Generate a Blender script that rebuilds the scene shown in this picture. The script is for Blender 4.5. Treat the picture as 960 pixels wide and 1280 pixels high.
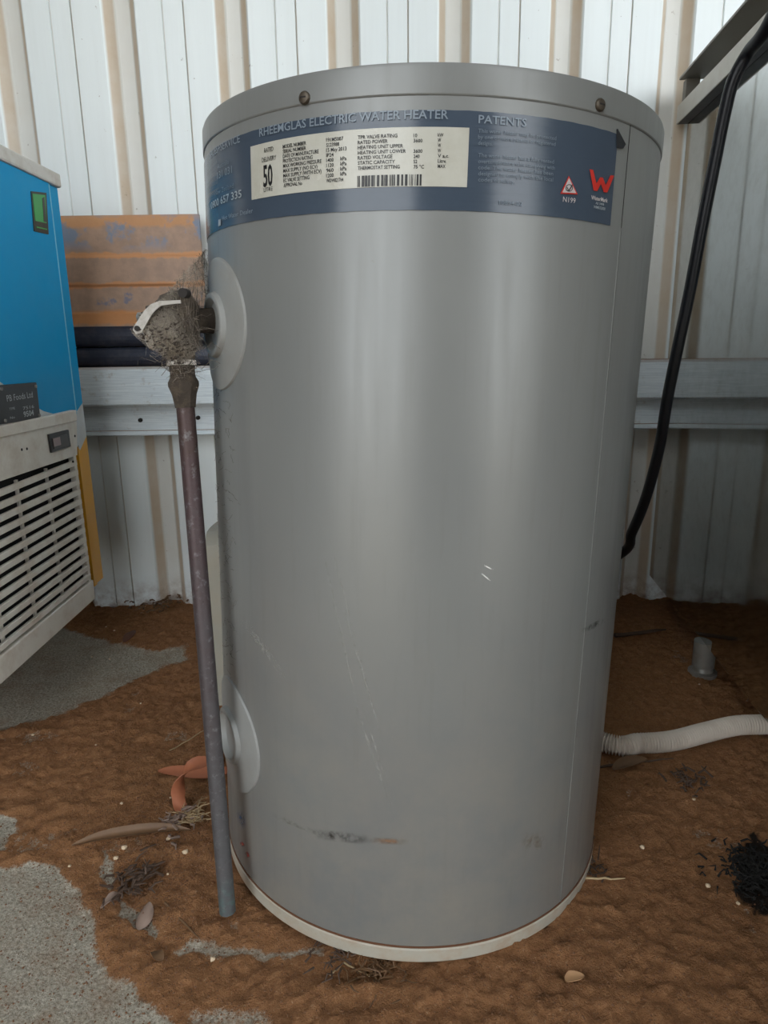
import bpy, bmesh, math, random
import numpy as np
from mathutils import Vector, Matrix

random.seed(7)
rng = np.random.default_rng(11)
for o in list(bpy.data.objects):
    bpy.data.objects.remove(o)
scene = bpy.context.scene
COL = scene.collection

# ------------------------------------------------------------------ camera
F, CH, PIT, ROLL = 865.0, 0.5339, 0.2455, 0.0138
fw = Vector((0, math.cos(PIT), -math.sin(PIT)))
rt0 = Vector((1, 0, 0))
dn0 = fw.cross(rt0)
rt = math.cos(ROLL) * rt0 + math.sin(ROLL) * dn0
dn = -math.sin(ROLL) * rt0 + math.cos(ROLL) * dn0
CAM = Vector((0, 0, CH))
cd = bpy.data.cameras.new('camera')
cam = bpy.data.objects.new('camera', cd)
COL.objects.link(cam)
cd.sensor_fit = 'HORIZONTAL'
cd.sensor_width = 36
cd.lens = F / 960 * 36
cd.clip_start = 0.02
m = Matrix.Identity(4)
for i in range(3):
    m[i][0], m[i][1], m[i][2], m[i][3] = rt[i], -dn[i], -fw[i], CAM[i]
cam.matrix_world = m
scene.camera = cam

# ------------------------------------------------------------------ daylight
SKY = 1.7
w = bpy.data.worlds.new('sky')
scene.world = w
w.use_nodes = True
bg = w.node_tree.nodes['Background']
bg.inputs[0].default_value = (0.93, 0.975, 1.0, 1)
bg.inputs[1].default_value = SKY
sd = bpy.data.lights.new('sun', 'SUN')
sd.energy = 2.0
sd.angle = 0.01
sd.color = (1.0, 0.95, 0.86)
sun = bpy.data.objects.new('sun', sd)
sun.rotation_euler = Vector((0.3, 0.10, -1.0)).to_track_quat('-Z', 'Y').to_euler()
COL.objects.link(sun)

vs = scene.view_settings
vs.view_transform = 'Standard'
vs.look = 'None'
vs.gamma = 1
vs.use_curve_mapping = False
vs.exposure = 1.3

# ------------------------------------------------------------------ pixel -> place
def ray(px, py):
    return fw + rt * ((px - 480) / F) + dn * ((py - 640) / F)
def on_axis(px, py, i, val):
    d = ray(px, py)
    return CAM + d * ((val - CAM[i]) / d[i])
def on_x(px, py, X): return on_axis(px, py, 0, X)
def on_y(px, py, Y): return on_axis(px, py, 1, Y)
def on_z(px, py, Z=0.0): return on_axis(px, py, 2, Z)

# ------------------------------------------------------------------ materials
MATS = {}
class NT:
    def __init__(s, mat):
        s.t = mat.node_tree; s.n = s.t.nodes; s.l = s.t.links
        s.b = s.n['Principled BSDF']
    def new(s, typ, **k):
        n = s.n.new(typ)
        for a, v in k.items(): setattr(n, a, v)
        return n
    def put(s, sock, v):
        if hasattr(v, 'is_output') or isinstance(v, bpy.types.NodeSocket): s.l.new(v, sock)
        else:
            if isinstance(v, (tuple, list)) and len(v) == 3 and sock.type == 'RGBA': v = (*v, 1)
            sock.default_value = v
    def coord(s, which='Object'):
        return s.new('ShaderNodeTexCoord').outputs[which]
    def mapping(s, scale=(1, 1, 1), loc=(0, 0, 0), vec=None):
        n = s.new('ShaderNodeMapping')
        s.put(n.inputs['Vector'], vec or s.coord())
        n.inputs['Scale'].default_value = scale
        n.inputs['Location'].default_value = loc
        return n.outputs[0]
    def noise(s, scale, detail=5, rough=0.6, vec=None, out='Fac', dist=0):
        n = s.new('ShaderNodeTexNoise')
        n.inputs['Scale'].default_value = scale
        n.inputs['Detail'].default_value = detail
        n.inputs['Roughness'].default_value = rough
        n.inputs['Distortion'].default_value = dist
        s.put(n.inputs['Vector'], vec or s.coord())
        return n.outputs[out]
    def ramp(s, fac, stops):
        n = s.new('ShaderNodeValToRGB')
        e = n.color_ramp.elements
        while len(e) < len(stops): e.new(0.5)
        for el, (p, c) in zip(e, stops):
            el.position = p
            el.color = (*c, 1) if isinstance(c, (tuple, list)) else (c, c, c, 1)
        s.put(n.inputs[0], fac)
        return n.outputs[0]
    def mix(s, fac, a, b, typ='MIX'):
        n = s.new('ShaderNodeMix', data_type='RGBA', blend_type=typ)
        s.put(n.inputs[0], fac); s.put(n.inputs[6], a); s.put(n.inputs[7], b)
        return n.outputs[2]
    def math(s, op, a, b=0.0):
        n = s.new('ShaderNodeMath', operation=op)
        s.put(n.inputs[0], a); s.put(n.inputs[1], b)
        return n.outputs[0]
    def bump(s, h, strength=0.3, dist=0.002):
        n = s.new('ShaderNodeBump')
        n.inputs['Strength'].default_value = strength
        n.inputs['Distance'].default_value = dist
        s.put(n.inputs['Height'], h)
        s.l.new(n.outputs[0], s.b.inputs['Normal'])
    def set(s, **k):
        for a, v in k.items():
            s.put(s.b.inputs[{'color': 'Base Color', 'rough': 'Roughness', 'metal': 'Metallic', 'spec': 'Specular IOR Level',
                              'alpha': 'Alpha', 'coat': 'Coat Weight', 'coatr': 'Coat Roughness'}[a]], v)

def lin(r, g, b):
    f = lambda c: (c / 255 / 12.92) if c / 255 <= 0.04045 else ((c / 255 + 0.055) / 1.055) ** 2.4
    return (f(r), f(g), f(b))

def mat(name, color, rough=0.5, metal=0.0, var=0.12, vscale=30, bump=0.0, bscale=200, spec=0.5, dirt=None, dirt_amt=0.5, dscale=25, coat=0):
    """plain procedural material: colour with mottling, optional dirt blotches, fine relief"""
    if name in MATS: return MATS[name]
    mt = bpy.data.materials.new(name); mt.use_nodes = True
    t = NT(mt)
    n = t.noise(vscale)
    c = t.mix(n, tuple(x * (1 - var) for x in color), tuple(min(1, x * (1 + var)) for x in color))
    if dirt:
        d = t.ramp(t.noise(dscale, 8, 0.7), [(0.45, 0.0), (0.72, dirt_amt)])
        c = t.mix(d, c, dirt)
    t.set(color=c, rough=t.ramp(n, [(0.3, max(0.03, rough - 0.07)), (0.7, min(1, rough + 0.07))]), metal=metal, spec=spec, coat=coat)
    if bump: t.bump(t.noise(bscale, 4), bump, 0.002)
    MATS[name] = mt
    return mt

# ------------------------------------------------------------------ mesh helpers
def obj(name, verts, faces, material, parent=None, smooth=False, loc=None):
    me = bpy.data.meshes.new(name)
    me.from_pydata([tuple(v) for v in verts], [], faces)
    me.materials.append(material)
    if smooth:
        me.polygons.foreach_set('use_smooth', [True] * len(me.polygons))
    o = bpy.data.objects.new(name, me)
    COL.objects.link(o)
    if parent: o.parent = parent
    if loc is not None: o.location = loc
    bm = bmesh.new(); bm.from_mesh(me)
    bmesh.ops.recalc_face_normals(bm, faces=bm.faces); bm.to_mesh(me); bm.free()
    return o
def smooth_angle(o, deg=35):
    me = o.data
    me.polygons.foreach_set('use_smooth', [True] * len(me.polygons))
    me.set_sharp_from_angle(angle=math.radians(deg))
    return o
def bevel(o, wdt=0.002, seg=2):
    b = o.modifiers.new('bevel', 'BEVEL'); b.width = wdt; b.segments = seg; b.limit_method = 'ANGLE'
    return o
def empty(name, loc=(0, 0, 0)):
    o = bpy.data.objects.new(name, None); COL.objects.link(o); o.location = loc
    o.empty_display_size = 0.05
    return o
def tag(o, label, cat, group=None):
    o['label'] = label; o['category'] = cat
    if group: o['group'] = group
    return o
def struct(o, label=None):
    o['kind'] = 'structure'
    if label: o['label'] = label
    return o
def box_vf(x0, x1, y0, y1, z0, z1):
    v = [(x, y, z) for x in (x0, x1) for y in (y0, y1) for z in (z0, z1)]
    f = [(0, 1, 3, 2), (4, 6, 7, 5), (0, 4, 5, 1), (2, 3, 7, 6), (0, 2, 6, 4), (1, 5, 7, 3)]
    return v, f
def box(name, x0, x1, y0, y1, z0, z1, material, parent=None, bev=0.0):
    o = obj(name, *box_vf(x0, x1, y0, y1, z0, z1), material, parent)
    if bev: bevel(o, bev)
    return o
def prism(name, outline, axis_vec, material, parent=None, bev=0.0):
    """outline = list of 3D points, extruded by axis_vec"""
    n = len(outline); a = Vector(axis_vec)
    v = [Vector(p) for p in outline] + [Vector(p) + a for p in outline]
    f = [tuple(range(n)), tuple(range(2 * n - 1, n - 1, -1))] + [(i, (i + 1) % n, n + (i + 1) % n, n + i) for i in range(n)]
    o = obj(name, v, f, material, parent)
    if bev: bevel(o, bev)
    return o
def tube_vf(pts, radii, seg=14, cap=True):
    pts = [Vector(p) for p in pts]
    if not hasattr(radii, '__len__'): radii = [radii] * len(pts)
    v, f = [], []
    t0 = (pts[1] - pts[0]).normalized()
    nrm = t0.orthogonal().normalized()
    for i, p in enumerate(pts):
        t = (pts[min(i + 1, len(pts) - 1)] - pts[max(i - 1, 0)]).normalized()
        nrm = (nrm - t * nrm.dot(t)).normalized()
        b = t.cross(nrm)
        for k in range(seg):
            a = 2 * math.pi * k / seg
            v.append(p + (nrm * math.cos(a) + b * math.sin(a)) * radii[i])
    for i in range(len(pts) - 1):
        for k in range(seg):
            f.append((i * seg + k, i * seg + (k + 1) % seg, (i + 1) * seg + (k + 1) % seg, (i + 1) * seg + k))
    if cap:
        f.append(tuple(range(seg))); f.append(tuple((len(pts) - 1) * seg + k for k in range(seg)))
    return v, f
def tube(name, pts, radii, material, parent=None, seg=14, cap=True):
    o = obj(name, *tube_vf(pts, radii, seg, cap), material, parent)
    return smooth_angle(o, 40)
def spline(pts, n):
    P = [Vector(p) for p in pts]; out = []
    P = [P[0] * 2 - P[1]] + P + [P[-1] * 2 - P[-2]]
    seg = len(P) - 3
    for k in range(n + 1):
        u = k / n * seg; i = min(int(u), seg - 1); t = u - i
        a, b, c, d = P[i:i + 4]
        out.append(0.5 * ((2 * b) + (c - a) * t + (2 * a - 5 * b + 4 * c - d) * t * t + (3 * b - a - 3 * c + d) * t ** 3))
    return out
def lathe_vf(profile, seg=160):
    v, f = [], []
    for r, z in profile:
        for k in range(seg):
            a = 2 * math.pi * k / seg
            v.append((r * math.cos(a), r * math.sin(a), z))
    for i in range(len(profile) - 1):
        for k in range(seg):
            f.append((i * seg + k, i * seg + (k + 1) % seg, (i + 1) * seg + (k + 1) % seg, (i + 1) * seg + k))
    return v, f
def lathe(name, profile, material, parent=None, seg=160, ang=30):
    o = obj(name, *lathe_vf(profile, seg), material, parent)
    return smooth_angle(o, ang)

# numpy value noise
def vnoise(x, y, seed):
    r = np.random.default_rng(seed).random((256, 256))
    xi = np.floor(x).astype(int); yi = np.floor(y).astype(int)
    u = x - xi; v = y - yi
    u = u * u * (3 - 2 * u); v = v * v * (3 - 2 * v)
    g = lambda a, b: r[a % 256, b % 256]
    return (g(xi, yi) * (1 - u) + g(xi + 1, yi) * u) * (1 - v) + (g(xi, yi + 1) * (1 - u) + g(xi + 1, yi + 1) * u) * v
def fbm(x, y, seed, octv=4, gain=0.5):
    s = 0; a = 1; t = 0
    for k in range(octv):
        s = s + a * (vnoise(x * 2 ** k, y * 2 ** k, seed + k) - 0.5); t += a; a *= gain
    return s / t * 2

# ================================================================== SETTING
WY = 1.345      # back wall sheeting, room side
XL, XR, YF, ZR = -3.2, 2.4, -0.55, 2.2
YR = -0.52        # front edge of the roof sheets

# ---- back wall: ribbed steel sheet, ribs read as grooves from inside
PER = 0.1905
x_line = on_y(509, 40, WY).x
px_m = PER / 141.0
prof = [(0, 0), (0.0006, 0.0045), (0.0022, 0.0047), (0.003, 0), (38 * px_m, 0), (39.2 * px_m, 0.0012), (50 * px_m, 0.0245), (51.5 * px_m, 0.026), (68.5 * px_m, 0.026),
        (70 * px_m, 0.0245), (80.8 * px_m, 0.0012), (82 * px_m, 0), (114.5 * px_m, 0), (115.2 * px_m, 0.0030), (116.2 * px_m, 0.0032), (117.0 * px_m, 0)]
pv = []
k0 = int((XL - x_line) / PER) - 1
k = k0
while True:
    for dx, dy in prof:
        X = x_line + k * PER + dx
        if XL <= X <= XR: pv.append((X, WY + dy))
    k += 1
    if x_line + k * PER > XR: break
zs = [-0.03, 0.3, 0.6, 0.9, 1.2, 1.6, 2.0, ZR]
V = [(x, y, z) for z in zs for x, y in pv]
n = len(pv)
Fc = [(i * n + j, i * n + j + 1, (i + 1) * n + j + 1, (i + 1) * n + j) for i in range(len(zs) - 1) for j in range(n - 1)]

mt = bpy.data.materials.new('painted_steel_sheet'); mt.use_nodes = True; t = NT(mt)
obc = t.coord()
streak = t.noise(1, 6, 0.65, t.mapping((60, 60, 2.5)))
spots = t.ramp(t.noise(90, 3, 0.6), [(0.70, 0.0), (0.74, 0.6)])
c = t.mix(t.ramp(streak, [(0.40, 0.0), (0.80, 0.22)]), lin(228, 235, 236), lin(208, 212, 210))
sep = t.new('ShaderNodeSeparateXYZ'); t.put(sep.inputs[0], obc)
# shade on the rib sides painted in as brown; dust splashed along the foot
rib_shade = t.ramp(t.math('MULTIPLY', t.math('SUBTRACT', sep.outputs[1], WY), 20.0), [(0.03, 0.0), (0.12, 0.85), (0.42, 0.80), (0.50, 0.30)])
c = t.mix(t.math('MULTIPLY', rib_shade, t.ramp(t.noise(14, 5, 0.7), [(0.2, 0.7), (0.7, 1.0)])), c, lin(186, 160, 126))
foot = t.math('MULTIPLY', t.ramp(sep.outputs[2], [(0.0, 0.85), (0.07, 0.0)]), t.ramp(t.noise(40, 5, 0.7), [(0.4, 0.1), (0.65, 1.0)]))
c = t.mix(foot, c, lin(120, 84, 58))
c = t.mix(t.math('MULTIPLY', spots, 0.7), c, lin(110, 86, 62))
t.set(color=c, rough=t.ramp(streak, [(0.3, 0.30), (0.7, 0.38)]), spec=0.5)
t.bump(t.noise(7, 2), 0.05, 0.01)
wall_back = struct(smooth_angle(obj('wall_back', V, Fc, mt), 25), 'off-white ribbed steel sheet wall behind the water heater')

# ---- the rest of the shed (behind and beside the camera), then added light-blocking screens
dull = mat('shed_lining', lin(74, 71, 66), 0.7)
struct(box('wall_left', XL - 0.03, XL, YR, WY + 0.03, -0.03, ZR, dull), 'plain steel side wall of the shed beyond the blue cabinet')
struct(box('wall_right', XR, XR + 0.03, YR, WY + 0.03, -0.03, 0.9, dull), 'low steel side wall beyond the bench, open above')
struct(box('ceiling', XL - 0.03, XR + 0.03, YR, WY + 0.03, ZR, ZR + 0.03, dull), 'plain steel underside of the shed roof')
def front_piece(name, x0, x1, z0, z1):
    return struct(box(name, x0, x1, YF, YF + 0.03, z0, z1, dull), 'unseen screen added to block light at the open shed front')
front_piece('light_screen', -0.14, 0.60, -0.03, ZR)  # unseen upright added behind the camera to shade heater and lower right
front_piece('light_screen_end', XL, -1.1, -0.03, ZR)  # unseen end screen added to cut light from the left

# ---- floor: concrete slab with a skin of brown dirt
def gpoly(pix):
    return np.array([on_z(x, y)[:2] for x, y in pix])
POLYS = [
    ([(-150, 1085), (0, 1085), (40, 1083), (75, 1093), (98, 1103), (103, 1140), (115, 1170), (130, 1205), (160, 1228), (190, 1250), (218, 1285), (240, 1400), (-200, 1400)], 0.012, 1.0),
    ([(-80, 1018), (0, 1018), (18, 1022), (22, 1040), (8, 1062), (0, 1066), (-80, 1070)], 0.006, 1.0),
    ([(124, 1065), (134, 1072), (142, 1095), (142, 1115), (131, 1112), (126, 1090)], 0.006, .9),
    ([(146, 1125), (165, 1128), (180, 1150), (203, 1168), (196, 1178), (170, 1165), (150, 1150)], 0.006, 1.0),
    ([(215, 1186), (240, 1176), (300, 1189), (360, 1190), (405, 1184), (405, 1197), (340, 1204), (260, 1203), (218, 1196)], 0.010, .75),
    ([(-200, 760), (40, 770), (110, 795), (190, 815), (232, 808), (238, 826), (190, 842), (130, 870), (70, 898), (0, 916), (-120, 935)], 0.025, 0.9),
    ([(236, 1272), (290, 1256), (335, 1278), (340, 1330), (236, 1330)], 0.012, .6),
]
def sdist(P, poly):
    d = np.full(len(P), 1e9); inside = np.zeros(len(P), bool)
    m_ = len(poly)
    for i in range(m_):
        a, b = poly[i], poly[(i + 1) % m_]
        ab = b - a
        tt = np.clip(((P - a) @ ab) / (ab @ ab), 0, 1)
        d = np.minimum(d, np.hypot(*(P - a - tt[:, None] * ab).T))
        cond = (a[1] > P[:, 1]) != (b[1] > P[:, 1])
        xi = (b[0] - a[0]) * (P[:, 1] - a[1]) / (b[1] - a[1] + 1e-12) + a[0]
        inside ^= cond & (P[:, 0] < xi)
    return np.where(inside, d, -d)
def axis_samples(lo, hi, fine_lo, fine_hi, fine, coarse):
    a = list(np.arange(lo, fine_lo, coarse)) + list(np.arange(fine_lo, fine_hi, fine)) + list(np.arange(fine_hi, hi + coarse, coarse))
    return np.array(a)
gx = axis_samples(-16.0, 12.0, -0.72, 0.72, 0.0028, 0.25)
gy = axis_samples(-14.0, 1.42, 0.32, 1.37, 0.0028, 0.25)
GX, GY = np.meshgrid(gx, gy)
P = np.stack([GX.ravel(), GY.ravel()], 1)
warp = np.stack([fbm(P[:, 0] * 40, P[:, 1] * 40, 21, 4, .6), fbm(P[:, 0] * 40, P[:, 1] * 40, 31, 4, .6)], 1)
Pw = P + warp * 0.012
conc = np.zeros(len(P))
for pix, soft, amt in POLYS:
    s = sdist(Pw, gpoly(pix))
    cv = np.clip((s + soft * 0.5) / soft, 0, 1) * amt
    conc = np.maximum(conc, cv)
# thin worn places in the dirt
thin = np.clip((fbm(P[:, 0] * 14, P[:, 1] * 14, 5, 5, .6) - 0.30) * 3.0, 0, .45)
conc = np.maximum(conc, thin * (fbm(P[:, 0] * 160, P[:, 1] * 160, 8, 2) > -0.1))
far = (P[:, 1] < 0.2)
conc = np.where(far, 1.0, conc)
dirt = 1 - conc
hgt = dirt * (0.0035 + 0.003 * fbm(P[:, 0] * 9, P[:, 1] * 9, 41, 4) + 0.0065 * fbm(P[:, 0] * 62, P[:, 1] * 62, 51, 4, .75)
              + 0.0010 * np.abs(fbm(P[:, 0] * 120 + 30 * fbm(P[:, 0] * 6, P[:, 1] * 6, 3), P[:, 1] * 60, 61, 2)))
hgt += (0.0006 + 0.0016 * dirt) * fbm(P[:, 0] * 170, P[:, 1] * 170, 71, 2, .8)
# scuffed hollow and ridge behind the long leaf, small holes by the heater foot
def bumpz(px, py, rx, ry, h):
    q = on_z(px, py)
    return h * np.exp(-((P[:, 0] - q.x) / rx) ** 2 - ((P[:, 1] - q.y) / ry) ** 2)
hgt += bumpz(190, 1085, .012, .03, -.006) + bumpz(170, 1120, .010, .02, -.006) + bumpz(455, 1212, .045, .012, -.010) + bumpz(712, 1210, .012, .008, -.012)
hgt += bumpz(215, 1070, .03, .012, .006) + bumpz(250, 1090, .02, .05, .004) + bumpz(860, 990, .03, .03, .004)
hgt = np.where(far, 0, hgt)
dark = np.zeros(len(P))
for px, py, r_ in ((956, 1095, .036), (950, 1070, .024), (962, 1125, .03), (944, 1085, .018)):
    q = on_z(px, py)
    dark = np.maximum(dark, np.clip(1.6 - np.hypot(P[:, 0] - q.x + warp[:, 0] * .02, P[:, 1] - q.y + warp[:, 1] * .02) / r_ * 1.3, 0, 1))
nx, ny = len(gx), len(gy)
verts = np.stack([P[:, 0], P[:, 1], hgt], 1)
idx = np.arange(nx * ny).reshape(ny, nx)
faces = np.stack([idx[:-1, :-1], idx[:-1, 1:], idx[1:, 1:], idx[1:, :-1]], -1).reshape(-1, 4)
me = bpy.data.meshes.new('floor')
me.vertices.add(len(verts)); me.vertices.foreach_set('co', verts.ravel())
me.loops.add(faces.size); me.loops.foreach_set('vertex_index', faces.ravel())
me.polygons.add(len(faces)); me.polygons.foreach_set('loop_start', np.arange(0, faces.size, 4)); me.polygons.foreach_set('loop_total', np.full(len(faces), 4))
me.update(calc_edges=True)
me.polygons.foreach_set('use_smooth', [True] * len(me.polygons))
for nm, arr in (('bare', conc), ('oil', dark)):
    at = me.attributes.new(nm, 'FLOAT', 'POINT'); at.data.foreach_set('value', arr.astype(np.float32))
floor_o = bpy.data.objects.new('floor', me); COL.objects.link(floor_o)
struct(floor_o, 'concrete slab skinned with loose brown dirt')
mt = bpy.data.materials.new('dirty_concrete'); mt.use_nodes = True; t = NT(mt)
a1 = t.new('ShaderNodeAttribute', attribute_name='bare').outputs['Fac']
a2 = t.new('ShaderNodeAttribute', attribute_name='oil').outputs['Fac']
big = t.noise(5, 6, 0.65); mid = t.noise(75, 8, 0.8); grit = t.noise(420, 3, 0.7)
dirtc = t.ramp(mid, [(0.28, lin(106, 72, 48)), (0.5, lin(156, 110, 74)), (0.72, lin(186, 138, 98))])
dirtc = t.mix(t.ramp(big, [(0.35, 0.0), (0.7, 0.55)]), dirtc, lin(170, 122, 82))
dirtc = t.mix(t.ramp(grit, [(0.60, 0.0), (0.72, 0.6)]), dirtc, lin(204, 172, 138))
dirtc = t.mix(t.ramp(t.noise(260, 4, 0.7), [(0.25, 0.6), (0.42, 0.0)]), dirtc, lin(58, 40, 28))
concc = t.ramp(t.noise(300, 4, 0.75), [(0.3, lin(126, 116, 102)), (0.5, lin(184, 176, 160)), (0.72, lin(226, 218, 204))])
concc = t.mix(t.ramp(t.noise(22, 5, 0.7), [(0.45, 0.0), (0.75, 0.55)]), concc, lin(146, 110, 78))
edge = t.math('ADD', a1, t.math('MULTIPLY', t.math('SUBTRACT', grit, 0.5), 0.9))
c = t.mix(t.ramp(edge, [(0.38, 0.0), (0.66, 1.0)]), dirtc, concc)
c = t.mix(t.math('MULTIPLY', t.ramp(t.math('ADD', a2, t.math('MULTIPLY', t.math('SUBTRACT', mid, 0.5), 0.7)), [(0.35, 0.0), (0.6, 0.97)]), 1.0), c, (0.006, 0.005, 0.004))
t.set(color=c, rough=0.92, spec=0.2)
t.bump(t.math('ADD', t.math('MULTIPLY', mid, 1.2), t.noise(330, 4, 0.75)), 0.9, 0.006)
me.materials.append(mt)

# ---- girt rail across the wall
GY0 = WY - 0.062
zt = on_y(200, 459, GY0).z; zm = on_y(200, 507, GY0).z; zl = on_y(200, 540, WY - 0.035).z
galv = bpy.data.materials.new('galvanised_steel'); galv.use_nodes = True; t = NT(galv)
vor = t.new('ShaderNodeTexVoronoi'); vor.inputs['Scale'].default_value = 160
c = t.mix(t.ramp(vor.outputs['Color'], [(0.2, 0.0), (0.9, 1.0)]), lin(204, 214, 220), lin(228, 236, 240))
dz = t.new('ShaderNodeSeparateXYZ'); t.put(dz.inputs[0], t.new('ShaderNodeNewGeometry').outputs['Normal'])
c = t.mix(t.ramp(dz.outputs[2], [(0.55, 0.0), (0.9, 0.95)]), c, lin(134, 98, 66))      # dust lying on the level faces
c = t.mix(t.ramp(t.noise(55, 6, 0.7), [(0.58, 0.0), (0.75, 0.5)]), c, lin(140, 116, 92))
t.set(color=c, rough=0.45, metal=0.0)
t.bump(t.noise(140, 4), 0.12, 0.002)
gp = [(WY, zt + .001), (GY0 + .004, zt + .001), (GY0, zt - .003), (GY0, zm + .003), (GY0 + .003, zm), (WY - .028, zm), (WY - .028, zl + .003), (WY - .040, zl + .003), (WY - .042, zl - .004), (WY - .040, zl - .006), (WY, zl - .006)]
girt = prism('trim_1', [(XL, y, z) for y, z in gp], (XR - XL, 0, 0), galv)
struct(girt, 'galvanised steel girt rail running across the ribbed wall')
hole = mat('black_hole', lin(30, 26, 22), 0.9)
for px, py in ((176, 525), (248, 522)):
    q = on_y(px, py, WY - .028)
    tube('bolt_head', [q + Vector((0, .002, 0)), q + Vector((0, -.005, 0))], .004, hole, girt, 8)
# dust crumbs along the foot of the wall are added with the debris below

# ================================================================== WATER HEATER
TR = 0.2025
LX, LY = 0.0315, 0.0173
ax = Vector((math.sin(LX), math.sin(LY), 0)); ax.z = math.sqrt(1 - ax.x ** 2 - ax.y ** 2)
tu = Vector((0, 1, 0)).cross(ax).normalized(); tv = ax.cross(tu)
TB = Vector((0.0242, 0.691, 0.002))
TM = Matrix(((tu.x, tv.x, ax.x, TB.x), (tu.y, tv.y, ax.y, TB.y), (tu.z, tv.z, ax.z, TB.z), (0, 0, 0, 1)))
TI = TM.inverted()
Z_TOP, Z_LID, Z_BASE = 0.7008, 0.6813, 0.0178
heater = empty('water_heater')
heater.matrix_world = TM
tag(heater, 'grey cylindrical electric water heater with blue-grey label band under its lid', 'water heater')
def on_tank(px, py, r=TR):
    """pixel -> (theta, z) on the heater's shell"""
    o_ = TI @ CAM; d = (TI.to_3x3() @ ray(px, py))
    A = d.x ** 2 + d.y ** 2; B = 2 * (o_.x * d.x + o_.y * d.y); C_ = o_.x ** 2 + o_.y ** 2 - r * r
    disc = max(B * B - 4 * A * C_, 0)
    s = (-B - math.sqrt(disc)) / (2 * A)
    p = o_ + d * s
    return math.atan2(p.y, p.x), p.z
def tp(th, z, r=TR): return Vector((r * math.cos(th), r * math.sin(th), z))

grey = bpy.data.materials.new('grey_paint'); grey.use_nodes = True; t = NT(grey)
o3 = t.coord()
big = t.noise(6, 4, 0.6); fine = t.noise(1, 5, 0.6, t.mapping((120, 120, 9)))
c = t.mix(big, lin(118, 120, 120), lin(129, 130, 128))
c = t.mix(t.ramp(fine, [(0.55, 0.0), (0.8, 0.25)]), c, lin(108, 106, 102))
c = t.mix(t.ramp(t.noise(70, 7, 0.75), [(0.68, 0.0), (0.8, 0.45)]), c, lin(100, 86, 70))
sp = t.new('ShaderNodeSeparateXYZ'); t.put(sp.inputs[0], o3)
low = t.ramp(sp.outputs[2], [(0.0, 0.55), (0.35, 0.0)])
c = t.mix(t.math('MULTIPLY', low, t.ramp(t.noise(18, 6, 0.7), [(0.35, 0.0), (0.7, 1.0)])), c, lin(150, 144, 132))   # some dried dust, plus a brighter-lit foot painted into the colour
t.set(color=c, rough=t.ramp(fine, [(0.3, 0.30), (0.7, 0.40)]), spec=0.5, metal=0.15)
t.bump(t.noise(3, 2), 0.05, 0.02)
cream = mat('cream_plastic', lin(172, 167, 154), 0.45, dirt=lin(150, 112, 74), dirt_amt=.6, dscale=30)
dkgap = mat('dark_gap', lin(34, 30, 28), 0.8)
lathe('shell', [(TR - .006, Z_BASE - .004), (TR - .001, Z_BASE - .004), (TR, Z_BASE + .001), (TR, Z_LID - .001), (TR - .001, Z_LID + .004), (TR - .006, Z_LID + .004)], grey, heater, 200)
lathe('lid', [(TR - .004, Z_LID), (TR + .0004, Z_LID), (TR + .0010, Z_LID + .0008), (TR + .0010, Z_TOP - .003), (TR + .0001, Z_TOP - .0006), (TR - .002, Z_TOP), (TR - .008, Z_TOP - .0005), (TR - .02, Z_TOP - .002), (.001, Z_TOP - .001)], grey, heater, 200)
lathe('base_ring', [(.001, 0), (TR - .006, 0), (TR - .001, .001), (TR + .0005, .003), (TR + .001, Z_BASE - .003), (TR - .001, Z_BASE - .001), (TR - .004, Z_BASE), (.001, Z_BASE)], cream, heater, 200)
lathe('gap_line', [(TR - .006, Z_BASE - .0012), (TR + .0007, Z_BASE - .0010), (TR + .0007, Z_BASE + .0006), (TR - .006, Z_BASE + .0008)], mat('rust_gap', lin(96, 62, 40), 0.9), heater, 200)

def patch(name, th0, th1, z0, z1, r, material, parent, nth=40, nz=2, thick=0.0, zfun=None):
    """curved sheet on the shell"""
    v, f = [], []
    for j in range(nz + 1):
        for i in range(nth + 1):
            th = th0 + (th1 - th0) * i / nth
            z = z0 + (z1 - z0) * j / nz
            if zfun: z = zfun(th, z, i / nth, j / nz)
            v.append(tp(th, z, r))
    W = nth + 1
    for j in range(nz):
        for i in range(nth):
            f.append((j * W + i, j * W + i + 1, (j + 1) * W + i + 1, (j + 1) * W + i))
    if thick:
        n0 = len(v)
        v += [tp(math.atan2(p.y, p.x), p.z, r - thick) for p in list(v)]
        f += [tuple(n0 + q for q in reversed(g)) for g in list(f)]
        rim = [i for i in range(W)] + [j * W + nth for j in range(1, nz + 1)] + [nz * W + i for i in range(nth - 1, -1, -1)] + [j * W for j in range(nz - 1, 0, -1)]
        for a, b in zip(rim, rim[1:] + rim[:1]): f.append((a, b, n0 + b, n0 + a))
    o = obj(name, v, f, material, parent)
    return smooth_angle(o, 40)
def wrap_poly(name, pts, r, material, parent, thick=0.0):
    """flat polygon given as (theta, z) points"""
    n_ = len(pts)
    v = [tp(a, z, r) for a, z in pts]
    f = [tuple(range(n_))]
    if thick:
        v += [tp(a, z, r - thick) for a, z in pts]
        f += [tuple(range(2 * n_ - 1, n_ - 1, -1))] + [(i, (i + 1) % n_, n_ + (i + 1) % n_, n_ + i) for i in range(n_)]
    return obj(name, v, f, material, parent)

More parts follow.
